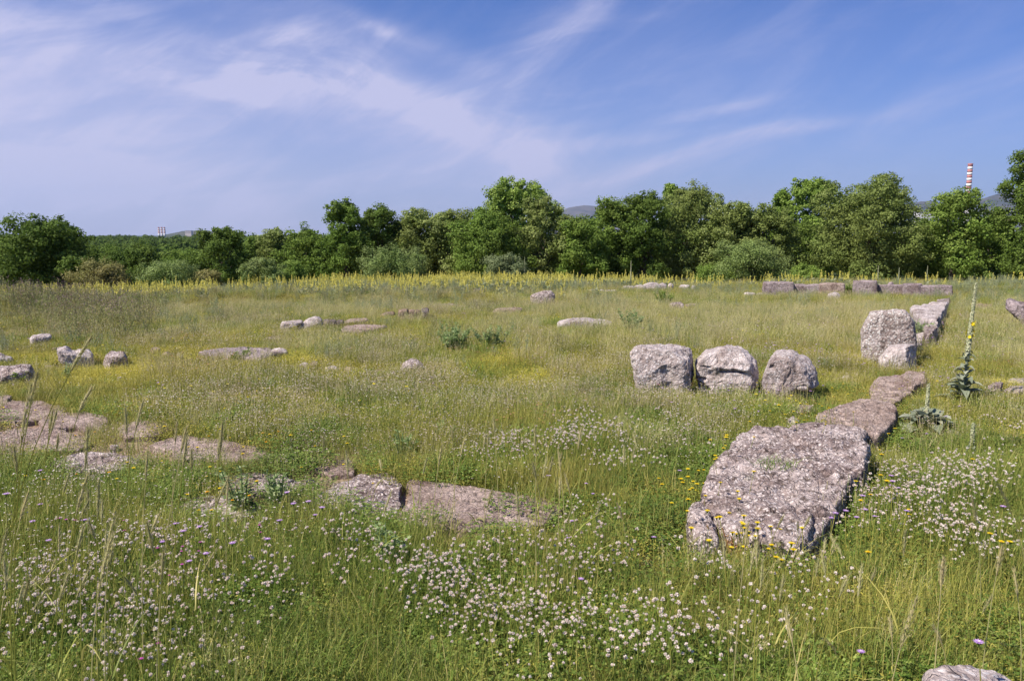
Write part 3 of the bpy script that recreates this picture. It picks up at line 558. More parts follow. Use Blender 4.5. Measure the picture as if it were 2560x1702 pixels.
P('stone_slab', 'narrow rubbly slab below the broad cracked one', 'slab', D((110, 1062), (190, 1036), (300, 1040), (345, 1062), (260, 1082), (140, 1084)), .04, amp=.04, mat='rough')
P('stone_slab', 'little grey slab above the left end of the largest flat slab', 'slab', D((722, 1078), (760, 1053), (812, 1055), (815, 1088), (760, 1096)), .04, amp=.010, p=.12, cuts=0, wob=.25, sm=0)
P('stone_slab', 'left broken end of the largest flat slab', 'slab', D((725, 1150), (770, 1110), (830, 1084), (900, 1088), (935, 1110), (925, 1160), (900, 1196), (820, 1185)), .055, amp=.022, mat='rough', p=.14, cuts=0, wob=.25, sm=0)
P('stone_slab', 'largest flat slab stretching across the left foreground', 'slab', D((915, 1185), (938, 1100), (1020, 1108), (1130, 1126), (1250, 1143), (1290, 1165), (1250, 1206), (1120, 1222), (980, 1208)), .06, amp=.016, mat='slab', p=.12, cuts=0, wob=.2, sm=0)
P('stone_slab', 'crumbled slab left of the largest flat one', 'slab', D((500, 1108), (550, 1083), (640, 1088), (710, 1110), (660, 1132), (550, 1132)), .045, amp=.045, mat='rough')
P('stone_slab', 'rubbly lowest slab hidden behind a thistle', 'slab', D((395, 1168), (440, 1140), (540, 1136), (610, 1155), (575, 1190), (440, 1192)), .045, amp=.055, mat='rough')
for i, (b, lb) in enumerate([((205, 245, 1090, 1103), 'small rubble bit below the narrow rubbly slab'), ((640, 680, 1140, 1155), 'small rubble bit between the crumbled slab and the largest one'), ((700, 728, 1098, 1110), 'little stone left of the little grey slab'), ((345, 380, 1100, 1112), 'little stone above the rubbly lowest slab'),
    ((250, 275, 1020, 1030), 'little stone between the broad cracked and long pinkish slab'), ((640, 690, 1040, 1052), 'thin stone right of the long pinkish slab'), ((1290, 1330, 1200, 1215), 'thin stone off the right end of the largest flat slab')]): P('rubble_stone', lb, 'stone', flat(*b), .04, mat='rough', p=.45, amp=.05)
P('stone_slab', 'flat stone left of the half dome', 'slab', D((838, 852), (870, 848), (890, 851), (870, 858)), .05)
P('stone_slab', 'bare pink stone patch at the foot of the right foreground grass', 'slab', D((1440, 1285), (1480, 1270), (1530, 1278), (1520, 1300), (1450, 1305)), .03, mat='brown')
small = [(690, 712, 838, 850), (712, 736, 836, 848), (745, 785, 845, 862), (790, 815, 848, 860), (100, 125, 842, 850), (345, 372, 800, 812), (372, 400, 812, 824), (405, 420, 815, 824), (418, 430, 830, 838), (320, 342, 838, 848), (430, 446, 840, 848), (240, 262, 858, 868),
         (160, 182, 868, 878), (200, 216, 872, 884), (268, 290, 868, 880), (60, 74, 800, 806), (118, 134, 800, 812), (840, 870, 865, 873), (1075, 1100, 905, 913), (1425, 1440, 920, 926)]
slab_lab = ['round stone left of the centre line between long slab and half dome', 'brown stone touching the round one between long slab and half dome', 'low pale stone below the brown pair, left of the half dome', 'pale stub of stone right of the low pale one, left of the half dome']
for i, b in enumerate(small):
    if i < 4: E('rubble_stone', slab_lab[i], 'stone', lump(*b), .22, mat=random.choice(['slab', 'pale', 'rough']), p=.5)
    elif i < 15: E('rubble_stone', 'fist sized rubble stone among yellow flowers around the left boulders', 'stone', lump(*b), .16, mat=random.choice(['slab', 'pale', 'rough']), p=.5, group='rubble around the left boulders')
    else: E('rubble_stone', 'small stone barely showing in the open meadow grass', 'stone', lump(*b), .16, mat='slab', p=.5, group='small stones sunk in meadow grass')
print('rocks', _rk[0])
# ------------------------------------------------------------------ tuft library (source meshes for the ground cover)
LIB = {}
def lib(kind, meshes):
    cl = bpy.data.collections.new('source_' + kind)
    for i, me in enumerate(meshes):
        o = bpy.data.objects.new('%s_source_%02d' % (kind, i), me); cl.objects.link(o)
    LIB[kind] = cl
def disk(n, rad, z=0.0):
    r_ = rad * np.sqrt(rng.random(n)); t = rng.random(n) * 6.283
    return np.stack([r_ * np.cos(t), r_ * np.sin(t), np.full(n, z - .01)], 1)
U = lambda a, b, n: rng.uniform(a, b, n)
def tuft_grass(n, rad, h0, h1, w0, m=0, leanmax=.35, bendmax=.7, seg=3):
    a = Acc(); base = disk(n, rad); h = U(h0, h1, n) * (1 - .3 * (np.linalg.norm(base[:, :2], axis=1) / rad)); k = max(1, n // 9)
    blades(a, base, h, U(.6, 1.3, n) * w0, U(0, 6.283, n), U(0, leanmax, n), U(0, bendmax, n), seg); return a
def leaflet_patch(a, n, rad, z0, z1, L, Wd, m=0):
    c = disk(n, rad); c[:, 2] = U(z0, z1, n); nr = rng.normal(size=(n, 3)) * .5 + [0, 0, 1]; quads(a, c, nr, U(.7, 1.3, n) * L, U(.7, 1.3, n) * Wd, m=m, fold=.15)
mats1 = [GR['grass'], GR['lush'], GR['straw'], GR['herb']]
lib('grass', [tuft_grass(190, .17, .07, .21, .0028).mesh('g', GR['grass']) for _ in range(5)])
lib('lush', [tuft_grass(140, .15, .10, .25, .0034, bendmax=1.0).mesh('g', GR['lush']) for _ in range(4)])
lib('tall', [tuft_grass(60, .16, .20, .40, .0030, leanmax=.22, bendmax=.35, seg=4).mesh('g', GR['grass']) for _ in range(4)])
def herb():
    a = Acc(); leaflet_patch(a, 560, .18, .01, .08, .015, .006); leaflet_patch(a, 160, .18, .04, .14, .014, .004); return a.mesh('h', GR['herb'])
lib('herb', [herb() for _ in range(4)])
def gold():
    a = Acc(); leaflet_patch(a, 420, .18, .03, .12, .012, .006); b = disk(40, .18); blades(a, b, U(.07, .16, 40), np.full(40, .002), U(0, 6.28, 40), U(0, .3, 40), U(0, .5, 40), 3); return a.mesh('h', GR['gold'])
lib('goldherb', [gold() for _ in range(3)])
def clover(fl):
    a = Acc(); n = 190; c = disk(n, .16); c[:, 2] = U(.03, .11, n); yaw = U(0, 6.283, n)
    for k in range(3):
        t = yaw + k * 2.094; d = np.stack([np.cos(t), np.sin(t), 0 * t], 1); quads(a, c + d * .0065, rng.normal(size=(n, 3)) * .3 + [0, 0, 1], .0125, .0115, m=0, axis=d)
    n = 60; b = disk(n, .16); blades(a, b, U(.04, .1, n), np.full(n, .002), U(0, 6.28, n), U(0, .3, n), U(0, .3, n), 2, m=0)
    for i in range(fl):
        b = disk(1, .17)[0]; hh = rng.uniform(.15, .24); ln = rng.normal(size=2) * .015; top = np.array([b[0] + ln[0], b[1] + ln[1], hh])
        tube(a, [b, (b + top) / 2 + [0, 0, .005], top], .0011, 3, .5, 0)
        q = 34; d = rng.normal(size=(q, 3)); d[:, 2] = np.abs(d[:, 2]) * 1.0 - .25; d /= np.linalg.norm(d, axis=1, keepdims=True); rr = rng.uniform(.0042, .0080)
        side = np.cross(d, rng.normal(size=(q, 3))); quads(a, top + d * rr * .62, side, rr * 1.1, rr * .62, m=1, axis=d)
        q = 8; d = rng.normal(size=(q, 3)); d[:, 2] = -abs(d[:, 2]); d /= np.linalg.norm(d, axis=1, keepdims=True); quads(a, top + d * rr * .55, np.cross(d, rng.normal(size=(q, 3))), rr, rr * .5, m=2, axis=d)
    return a.mesh('c', [GR['clover'], GR['cloverhead'], GR['blush']])
lib('clover', [clover(0) for _ in range(3)]); lib('cloverflower', [clover(k) for k in (20, 28, 14, 34)])
def straw(hh=.36, n=46):
    a = Acc(); b = disk(n, .18); tips = blades(a, b, U(.5, 1.0, n) * hh, U(.7, 1.2, n) * .0022, U(0, 6.28, n), U(0, .25, n), U(0, .4, n), 4, taper=.3)
    for t in tips[::2]:
        q = 12; c = t + np.stack([rng.normal(size=q) * .006, rng.normal(size=q) * .006, U(-.05, .01, q)], 1)
        quads(a, c, rng.normal(size=(q, 3)), .013, .004, axis=np.tile([0, 0, 1.0], (q, 1)) + rng.normal(size=(q, 3)) * .35)
    return a.mesh('s', GR['straw'])
lib('straw', [straw() for _ in range(4)])
def dotflowers(n, rad, h0, h1, size, mat, stemmat='grass', petals=4, up=1.2):
    a = Acc(); b = disk(n, rad); tp = b + np.stack([rng.normal(size=n) * .02, rng.normal(size=n) * .02, U(h0, h1, n)], 1)
    for i in range(n):
        tube(a, [b[i], tp[i]], .0009, 3, .4, 0)
    for k in range(petals):
        nr = rng.normal(size=(n, 3)) * .35 + [0, 0, up]; t = k * math.pi * 2 / petals + U(-.2, .2, n); d = np.stack([np.cos(t), np.sin(t), .15 + 0 * t], 1)
        quads(a, tp + d * size * .28, nr, size * .62, size * .42, m=1, axis=d)
    return a.mesh('d', [GR[stemmat], mat])
lib('whitedot', [dotflowers(60, .22, .08, .21, .010, GR['blush'], 'straw') for _ in range(3)] + [dotflowers(34, .22, .08, .20, .010, GR['white']) for _ in range(2)])
lib('yellowdot', [dotflowers(k, .22, .12, .26, .022, GR['yellow'], petals=6, up=2) for k in (3, 5, 2)])
lib('mauvedot', [dotflowers(k, .22, .15, .3, .020, GR['mauve'], petals=5) for k in (3, 2)])
def weed(hh, n, mat, purple=True):
    a = Acc()
    for i in range(n):
        b = disk(1, .2)[0]; lean = rng.normal(size=2) * .08; top = np.array([b[0] + lean[0], b[1] + lean[1], rng.uniform(.6, 1) * hh])
        tube(a, [b, (b + top) / 2, top], .003, 3, .6, 0); q = 46; t = U(.15, 1, q)[:, None]; c = b + (top - b) * t + rng.normal(size=(q, 3)) * .035
        quads(a, c, rng.normal(size=(q, 3)) + [0, 0, .6], U(.02, .05, q), U(.007, .014, q), m=0)
        if purple:
            q = 8; c = top + rng.normal(size=(q, 3)) * [.05, .05, .04]; quads(a, c, rng.normal(size=(q, 3)), .014, .012, m=1)
    return a.mesh('w', [mat, GR['blush'] if not purple else plain('purple_heads', (.25, .15, .20))])
lib('weed', [weed(.6, 9, GR['weed']) for _ in range(3)]); lib('dullweed', [weed(.55, 9, GR['dull'], False) for _ in range(3)])
def spike_mesh(hh, nsp):
    a = Acc()
    for i in range(nsp):
        b = disk(1, .10 if nsp > 1 else .001)[0]; lean = rng.normal(size=2) * .05; top = np.array([b[0] + lean[0], b[1] + lean[1], hh * rng.uniform(.75, 1)])
        tube(a, [b, (b + top) / 2, top], [.006, .005, .002], 4, .5, 0)
        q = 60; t = U(.42, .98, q); c = b + (top - b) * t[:, None]; th = U(0, 6.28, q); rr = .022 * (1.25 - t) * 1.6; d = np.stack([np.cos(th), np.sin(th), .3 + 0 * th], 1)
        quads(a, c + d * rr[:, None], d + rng.normal(size=(q, 3)) * .5, .024, .020, m=1)
        q = 26; t = U(.02, .45, q); c = b + (top - b) * t[:, None]; th = U(0, 6.28, q); d = np.stack([np.cos(th), np.sin(th), .6 + 0 * th], 1); quads(a, c + d * .05, np.cross(d, [0, 0, 1]) + [0, 0, .5], .13, .022, m=0, axis=d)
    return a.mesh('yellow_spike_plant', [GR['dull'], GR['spikeyellow']])
lib('spike', [spike_mesh(.55, 2) for _ in range(3)])
lib('reddish', [dotflowers(14, .2, .08, .22, .014, GR['reddish'], 'herb') for _ in range(2)])
# ------------------------------------------------------------------ scatter
def inside(pts, poly):
    x, y = pts[:, 0], pts[:, 1]; r = np.zeros(len(pts), bool); n = len(poly)
    for i in range(n):
        x0, y0 = poly[i]; x1, y1 = poly[(i + 1) % n]
        c = ((y0 > y) != (y1 > y)) & (x < (x1 - x0) * (y - y0) / (y1 - y0 + 1e-12) + x0); r ^= c
    return r
def clear_of_rocks(p, extra=0.0, polys=None):
    ok = np.ones(len(p), bool)
    for k_, (poly, mg) in enumerate(FOOT if polys is None else polys):
        soft = polys is None and SOFT[k_]; mg = mg + extra * (not soft)
        c = poly.mean(0); rr = np.linalg.norm(poly - c, axis=1).max() + mg; near = ok & (np.hypot(p[:, 0] - c[0], p[:, 1] - c[1]) < rr)
        if not near.any(): continue
        d = poly - c; L = np.linalg.norm(d, axis=1, keepdims=True); pg = c + d * (1 + mg / np.maximum(L, .05))
        idx = np.where(near)[0]; hit_ = idx[inside(p[idx], pg)]
        if soft: hit_ = hit_[rng.random(len(hit_)) > .09]
        ok[hit_] = False
    return ok
def wedge(n, r0, r1, side=.90):
    """random points in the widened view sector, uniform by area"""
    r_ = np.sqrt(rng.uniform(r0 * r0, r1 * r1, n)); a = rng.uniform(-side * .78, side * .78, n)
    return np.stack([r_ * np.sin(a), r_ * np.cos(a)], 1)
def nz2(p, s, sd): return vnoise(np.column_stack([p * s, np.zeros(len(p))]), sd) * .5 + .5
def dpx(p):   # where a ground point appears, in the same units as the outlines above
    z = Hs(p[:, 0], p[:, 1]); a, b = project(p[:, 0], p[:, 1], z); return a / K, b / K
SC = {}
def scatter(name, kind, n, r0, r1, dens, s0, s1, label, tilt=.12, clear=True, far_scale=0.0, zpow=1.0):
    p = wedge(n, r0, r1); w_ = dens(p) if dens else np.ones(len(p)); p = p[rng.random(len(p)) < w_]
    if kind in ('grass', 'herb', 'lush', 'tall', 'straw', 'clover', 'cloverflower', 'goldherb', 'whitedot'):
        x_, y_ = dpx(p); p = p[rng.random(len(p)) > .80 * bare_amount(x_, y_, p[:, 0], p[:, 1])]
    if clear: p = p[clear_of_rocks(p, {'tall': .30, 'straw': .30, 'weed': .3, 'dullweed': .3, 'lush': .12, 'grass': .03, 'cloverflower': .1}.get(kind, 0))]
    if clear and kind not in ('herb', 'clover', 'yellowdot'): p = p[clear_of_rocks(p, 0, FRONT) | (rng.random(len(p)) < .12)]
    m = len(p)
    if m == 0: return
    sc_ = rng.uniform(s0, s1, m) * (1 + far_scale * np.clip(np.hypot(p[:, 0], p[:, 1]) - 8, 0, 40))
    SC.setdefault((name, kind), []).append((p, sc_, tilt, label, zpow))
def gn_scatter():
    for (name, kind), parts in SC.items():
        p = np.concatenate([q[0] for q in parts]); s = np.concatenate([q[1] for q in parts]); m = len(p); zz = np.concatenate([q[1] ** q[4] if len(q) > 4 else q[1] for q in parts]); tilt = parts[0][2]; label = next((q[3] for q in parts if q[3]), 'meadow plants')
        V = np.column_stack([p, Hs(p[:, 0], p[:, 1])]); me = bpy.data.meshes.new(name); me.vertices.add(m); me.vertices.foreach_set('co', V.astype(np.float32).ravel())
        nv = len(LIB[kind].objects)
        for nm, tp, arr in (('pick', 'INT', rng.integers(0, nv, m)), ('rx', 'FLOAT', rng.normal(size=m) * tilt), ('rz', 'FLOAT', rng.uniform(0, 6.283, m)), ('sc', 'FLOAT', s), ('sz', 'FLOAT', zz)):
            at = me.attributes.new(nm, tp, 'POINT'); at.data.foreach_set('value', arr.astype(np.int32 if tp == 'INT' else np.float32))
        o = link(name, me); tag(o, label, kind='stuff')
        ng = bpy.data.node_groups.new('scatter_' + kind, 'GeometryNodeTree')
        ng.interface.new_socket('Geometry', in_out='INPUT', socket_type='NodeSocketGeometry'); ng.interface.new_socket('Geometry', in_out='OUTPUT', socket_type='NodeSocketGeometry')
        nn_ = ng.nodes; gi = nn_.new('NodeGroupInput'); go = nn_.new('NodeGroupOutput'); ip = nn_.new('GeometryNodeInstanceOnPoints'); ci = nn_.new('GeometryNodeCollectionInfo')
        ci.inputs['Collection'].default_value = LIB[kind]; ci.inputs['Separate Children'].default_value = True; ci.inputs['Reset Children'].default_value = True
        def attr(nm, tp):
            x = nn_.new('GeometryNodeInputNamedAttribute'); x.data_type = tp; x.inputs[0].default_value = nm; return x.outputs[0]
        L = ng.links.new; cb = nn_.new('ShaderNodeCombineXYZ'); L(attr('rx', 'FLOAT'), cb.inputs[0]); L(attr('rz', 'FLOAT'), cb.inputs[2])
        L(gi.outputs[0], ip.inputs['Points']); L(ci.outputs[0], ip.inputs['Instance']); ip.inputs['Pick Instance'].default_value = True
        L(attr('pick', 'INT'), ip.inputs['Instance Index']); L(cb.outputs[0], ip.inputs['Rotation']); cs = nn_.new('ShaderNodeCombineXYZ'); sa = attr('sc', 'FLOAT')
        for i in range(2): L(sa, cs.inputs[i])
        L(attr('sz', 'FLOAT'), cs.inputs[2])
        L(cs.outputs[0], ip.inputs['Scale']); L(ip.outputs[0], go.inputs[0])
        md = o.modifiers.new('scatter', 'NODES'); md.node_group = ng
        print('scatter', name, kind, m)
def G(x, y, cx_, cy_, rx, ry): return np.exp(-(((x - cx_) / rx) ** 2 + ((y - cy_) / ry) ** 2))
def d_grass(p):
    x, y = dpx(p); return np.clip(.55 + .9 * (nz2(p, .9, 11) - .35) + .25 * (y > 1150) - .35 * G(x, y, 600, 900, 500, 70) - .55 * np.clip(G(x, y, 720, 1510, 430, 120) + G(x, y, 2130, 1190, 220, 90), 0, 1), .2, 1)
def d_herb(p):
    x, y = dpx(p); return np.clip(.45 + .8 * (nz2(p, .7, 21) - .3) + .6 * G(x, y, 600, 900, 500, 90), .15, 1)
def d_lush(p):
    x, y = dpx(p); return np.clip(.9 * (nz2(p, 1.1, 31) - .35) + .5 * (y > 1150) * nz2(p, 2, 3) + .5 * G(x, y, 100, 1150, 300, 200) + .5 * G(x, y, 2100, 1150, 300, 150), 0.02, 1)
def d_tall(p):
    x, y = dpx(p); return np.clip(.15 + .22 * (y > 1100) + .9 * (nz2(p, .6, 41) - .45) + .5 * G(x, y, 1650, 770, 500, 60) + .5 * G(x, y, 2250, 760, 200, 90) + .25 * G(x, y, 1100, 1180, 500, 100) + .4 * G(x, y, 50, 1250, 200, 250) - .3 * G(x, y, 720, 1510, 430, 120), 0.02, 1)
def d_straw(p):
    x, y = dpx(p); return np.clip(.10 + .9 * (nz2(p, .8, 51) - .5) + .75 * G(x, y, 1700, 760, 450, 50) + .3 * G(x, y, 1150, 840, 350, 70) + .3 * G(x, y, 2200, 1050, 200, 120) + .3 * G(x, y, 700, 720, 500, 25), 0.01, 1)
def d_clf(p):
    x, y = dpx(p); s = 1.3 * G(x, y, 760, 1500, 430, 120) + .35 * G(x, y, 200, 1450, 220, 110) + .24 * G(x, y, 2130, 1200, 260, 120) + .2 * G(x, y, 1330, 1060, 230, 50) + .16 * G(x, y, 1430, 1250, 350, 80) + .3 * G(x, y, 1830, 1350, 160, 40) + .25 * G(x, y, 1450, 1500, 300, 80)
    return np.clip(s * sstep(.22, .55, nz2(p, 1.9, 61)) * 1.15, 0, 1)
def d_clv(p): return np.clip(.25 + .8 * d_clf(p) + .4 * (nz2(p, 1.2, 63) - .4), .05, 1)
def d_wd(p):
    x, y = dpx(p); return np.clip(.25 + 1.3 * G(x, y, 900, 930, 600, 80) + .7 * G(x, y, 1250, 960, 350, 60) + .3 * G(x, y, 1300, 880, 600, 60), 0, 1) * sstep(.3, .6, nz2(p, 1.1, 71))
def d_yd(p):
    x, y = dpx(p); return np.clip(.25 * G(x, y, 500, 900, 450, 80) + .9 * G(x, y, 400, 830, 120, 25) + .12 + .9 * G(x, y, 1560, 685, 150, 12) + .25 * G(x, y, 1900, 940, 120, 25) + .2 * G(x, y, 900, 780, 500, 40), 0, 1) * sstep(.3, .6, nz2(p, .9, 81))
scatter('grass', 'grass', 3800, 1.6, 9, d_grass, .7, 1.15, 'fine meadow grass')
scatter('grass', 'grass', 9500, 9, 20, d_grass, .95, 1.5, '', zpow=-.7)
scatter('grass', 'grass', 19000, 20, 42, d_grass, 1.3, 2.1, '', zpow=-.35)
scatter('herb_cover', 'herb', 1700, 1.6, 9, d_herb, .8, 1.2, 'low herbs and moss between the grass')
scatter('herb_cover', 'herb', 6500, 9, 20, d_herb, 1.1, 1.6, '', zpow=-1.3)
scatter('herb_cover', 'herb', 9500, 20, 40, d_herb, 1.8, 2.6, '', zpow=-.5)
scatter('lush_grass', 'lush', 2600, 1.6, 9, d_lush, .7, 1.1, 'deep green lush grass')
scatter('lush_grass', 'lush', 4000, 9, 30, d_lush, .9, 1.5, '', zpow=0)
scatter('golden_herbs', 'goldherb', 9000, 5, 22, lambda p: np.clip(1.25 * G(*dpx(p), 520, 890, 520, 75) + .5 * G(*dpx(p), 1100, 850, 400, 60) + .5 * G(*dpx(p), 1500, 705, 300, 15) + .15, 0, 1) * sstep(.2, .6, nz2(p, .8, 23)), 1.05, 1.6, 'golden yellow green herbs in the sunny left meadow', zpow=-.5)
scatter('golden_herbs', 'goldherb', 5000, 22, 40, lambda p: np.clip(.35 + 0 * p[:, 0], 0, 1) * sstep(.35, .65, nz2(p, .4, 24)), 1.3, 2.0, '', zpow=-.5)
scatter('tall_grass', 'tall', 4600, 1.8, 9, d_tall, .7, 1.0, 'tall thin grass stems')
scatter('tall_grass', 'tall', 6000, 9, 24, d_tall, .7, 1.1, '', zpow=1)
scatter('tall_grass', 'tall', 9000, 24, 42, d_tall, .9, 1.4, '', zpow=-.4)
scatter('dry_grass', 'straw', 1100, 1.8, 9, d_straw, .6, .9, 'dry straw coloured grass heads')
scatter('dry_grass', 'straw', 6000, 9, 24, d_straw, .8, 1.1, '', zpow=1.5)
scatter('dry_grass', 'straw', 6500, 24, 42, d_straw, 1.0, 1.5, '', zpow=-.6)
scatter('clover_leaves', 'clover', 1800, 1.6, 9, d_clv, .8, 1.15, 'clover leaf carpet')
scatter('clover_flowers', 'cloverflower', 3200, 2.2, 9, d_clf, .85, 1.15, 'white clover in bloom')
scatter('clover_flowers', 'cloverflower', 2300, 2.4, 5.6, lambda p: d_clf(p) * .8, .85, 1.15, '')
scatter('clover_leaves', 'clover', 1500, 2.2, 6, d_clv, .8, 1.15, '')
scatter('lush_grass', 'lush', 1300, 1.8, 6, d_lush, .8, 1.25, '')
scatter('tiny_white_flowers', 'whitedot', 13000, 4, 22, d_wd, .8, 1.3, 'tiny pale flowers sprinkled over the meadow')
scatter('tiny_yellow_flowers', 'yellowdot', 5200, 7, 34, d_yd, .8, 1.4, 'tiny yellow flowers sprinkled over the meadow', zpow=.3)
scatter('tiny_mauve_flowers', 'mauvedot', 1600, 5, 16, lambda p: np.clip(G(*dpx(p), 2000, 850, 350, 100) * .6 + .05, 0, 1), .7, 1.2, 'tiny mauve flowers in the grass right of centre')
scatter('weed_thicket', 'weed', 1500, 12, 22, lambda p: np.clip(1.3 * G(*dpx(p), 180, 745, 130, 38) + .7 * G(*dpx(p), 60, 720, 120, 25), 0, 1), .7, 1.1, 'purple brown weed thicket on the left rise')
scatter('lush_grass', 'lush', 9000, 7, 34, lambda p: sstep(.66, .78, nz2(p, 1.7, 44)) * .8, 1.1, 1.7, '', zpow=.4)
scatter('weed_thicket', 'weed', 5000, 9, 34, lambda p: sstep(.70, .8, nz2(p, .9, 45)) * .35, .35, .6, '')
scatter('grey_weeds', 'dullweed', 6000, 8, 34, lambda p: sstep(.66, .78, nz2(p, 1.3, 46)) * .45, .35, .65, '')
scatter('reddish_herbs', 'reddish', 7000, 6, 36, lambda p: sstep(.62, .75, nz2(p, .8, 47)) * .5, 1, 1.7, '')
scatter('weed_thicket', 'weed', 5000, 20, 38, lambda p: np.clip(.8 * G(*dpx(p), 600, 690, 500, 12) + .5 * G(*dpx(p), 1030, 685, 60, 10), 0, 1), .4, .6, '')
scatter('grey_weeds', 'dullweed', 7000, 18, 40, lambda p: np.clip(1.2 * G(*dpx(p), 2330, 675, 110, 30) + .10 + .5 * G(*dpx(p), 700, 672, 700, 10), 0, 1) * nz2(p, .5, 5), .5, .9, 'greyish green tall weeds')
scatter('reddish_herbs', 'reddish', 5000, 9, 34, lambda p: np.clip(.9 * G(*dpx(p), 1480, 682, 140, 12) + .7 * G(*dpx(p), 30, 770, 60, 14) + .35 * G(*dpx(p), 1330, 790, 80, 20) + .10 * nz2(p, .6, 8), 0, 1), 1, 1.6, 'reddish brown low herbs')
def d_sp(p):
    x, y = dpx(p); s = np.where(x < 1600, 1, .5); return np.clip(s * G(x, y, x, 650 + 14 * (x < 500) + 5 * (x < 1000), 1, 12 + 11 * (x < 1300)), 0, 1) * sstep(.22, .5, nz2(p, .6, 91) * .7 + nz2(p, 1.9, 92) * .35) * np.where(x < 1650, 1.0, .7)
scatter('yellow_spike_belt', 'spike', 9000, 21, 41, d_sp, .35, 1.3, 'yellow flowering spikes massed along the field edge', clear=False)
gn_scatter()
# ------------------------------------------------------------------ trees
def crown_mesh(name, mat, lobes, leaf, dens, seed, up=.35):
    """lobes: (centre, radii) ; leaves in small sprays over each lobe's uneven surface"""
    global rng
    keep = rng; rng = np.random.default_rng(seed); a = Acc()
    for c, rad in lobes:
        c = np.array(c); rad = np.array(rad); area = 4 * math.pi * (np.prod(rad) ** (2 / 3)); nc = max(10, int(area * 1.5 / (max(rad) ** .35)))
        d = rng.normal(size=(nc, 3)); d /= np.linalg.norm(d, axis=1, keepdims=True); cc = c + d * rad * rng.uniform(.62, 1.10, (nc, 1)); cr = rng.uniform(.22, .48, nc) * (np.mean(rad) ** .45)
        per = int(dens * 30); C = np.repeat(cc, per, 0); Dn = np.repeat(d, per, 0); CR = np.repeat(cr, per); n = len(C)
        o = rng.normal(size=(n, 3)); o /= np.linalg.norm(o, axis=1, keepdims=True); pos = C + o * (CR * rng.uniform(.35, 1.05, n))[:, None] * [1, 1, .75]
        nr = o * .7 + Dn * .5 + rng.normal(size=(n, 3)) * .55 + [0, 0, up]; shade = np.repeat(rng.random(nc), per) * .5 + rng.random(n) * .5
        quads(a, pos, nr, U(.7, 1.3, n) * leaf, U(.5, .9, n) * leaf, r=shade, fold=.12)
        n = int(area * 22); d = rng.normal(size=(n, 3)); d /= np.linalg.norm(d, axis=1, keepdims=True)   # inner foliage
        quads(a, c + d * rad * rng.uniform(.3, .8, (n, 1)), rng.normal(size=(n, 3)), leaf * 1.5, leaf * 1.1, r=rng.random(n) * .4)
    rng = keep; return a.mesh(name, mat)
def tree(x, top, hw, dist, kind, label, cat='tree', name='tree', low=.12, leaf=.13, dens=2.0, lobes=9, group=None, peak=0.0, spiky=False):
    px = x * K; d = ray(px, HZ); t = dist / d[1]; X = d[0] * t; Y = dist; zg = H(X, Y); dt = ray(px, top * K); zt = CAMH + dt[2] * (dist / dt[1]); ht = zt - zg - (.10 + .22 * (top > 540) if cat == 'tree' else .2); rad = hw * 1.22 * K * dist / F;    sd = int(x * 7 + top); lr = np.random.default_rng(sd); L = []
    nl = int(np.clip(5.5 * ht / rad, 11, 22)); g0 = lr.uniform(0, 6.28)
    for i in range(nl):
        f = ((i + .5) / nl) ** .85; ang = g0 + i * 2.4 + lr.uniform(-.4, .4); lrad = rad * lr.uniform(.34, .50) * (1 - .18 * f)
        prof = math.sqrt(max(0.05, 1 - (max(0, f - .38) / .66) ** 2)) * (.86 + .14 * min(1, f / .38)); off = max(0, rad * prof * lr.uniform(.92, 1.1) - lrad)
        zz = min(ht * (.06 + .94 * f), ht - lrad * lr.uniform(.75, 1.2)); L.append(((off * math.cos(ang) + peak * f * rad, off * math.sin(ang), max(zz, lrad * .5)), (lrad, lrad, lrad * lr.uniform(.75, 1.0))))
    L.append(((lr.uniform(-.2, .2) * rad + peak * rad, 0, ht - rad * .36), (rad * .40, rad * .40, rad * .36)))
    L.append(((0, 0, ht * .45), (rad * .70, rad * .70, ht * .42)))
    e = bpy.data.objects.new(name, None); ROOT.objects.link(e); e.location = (X, Y, zg - .05); tag(e, label, cat, group)
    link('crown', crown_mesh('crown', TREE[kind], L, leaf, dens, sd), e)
    a = Acc(); top_ = np.array([peak * rad * .5, 0, ht * .62]); tr = .05 * ht ** .8
    tube(a, [[0, 0, -.4], [.02 * ht, .0, ht * .2], [-.01 * ht, .02, ht * .42], top_], [tr, tr * .8, tr * .6, tr * .25], 8)
    for c, _r in L[:lobes]:
        s = np.array([0, 0, ht * lr.uniform(.15, .4)]); c = np.array(c); tube(a, [s, s * .5 + c * .5 + [0, 0, .08 * ht], c], [tr * .4, tr * .25, tr * .08], 5)
    link('trunk', a.mesh('trunk', TREE['bark'], True), e); return e
tg = 'trees lining the meadow'
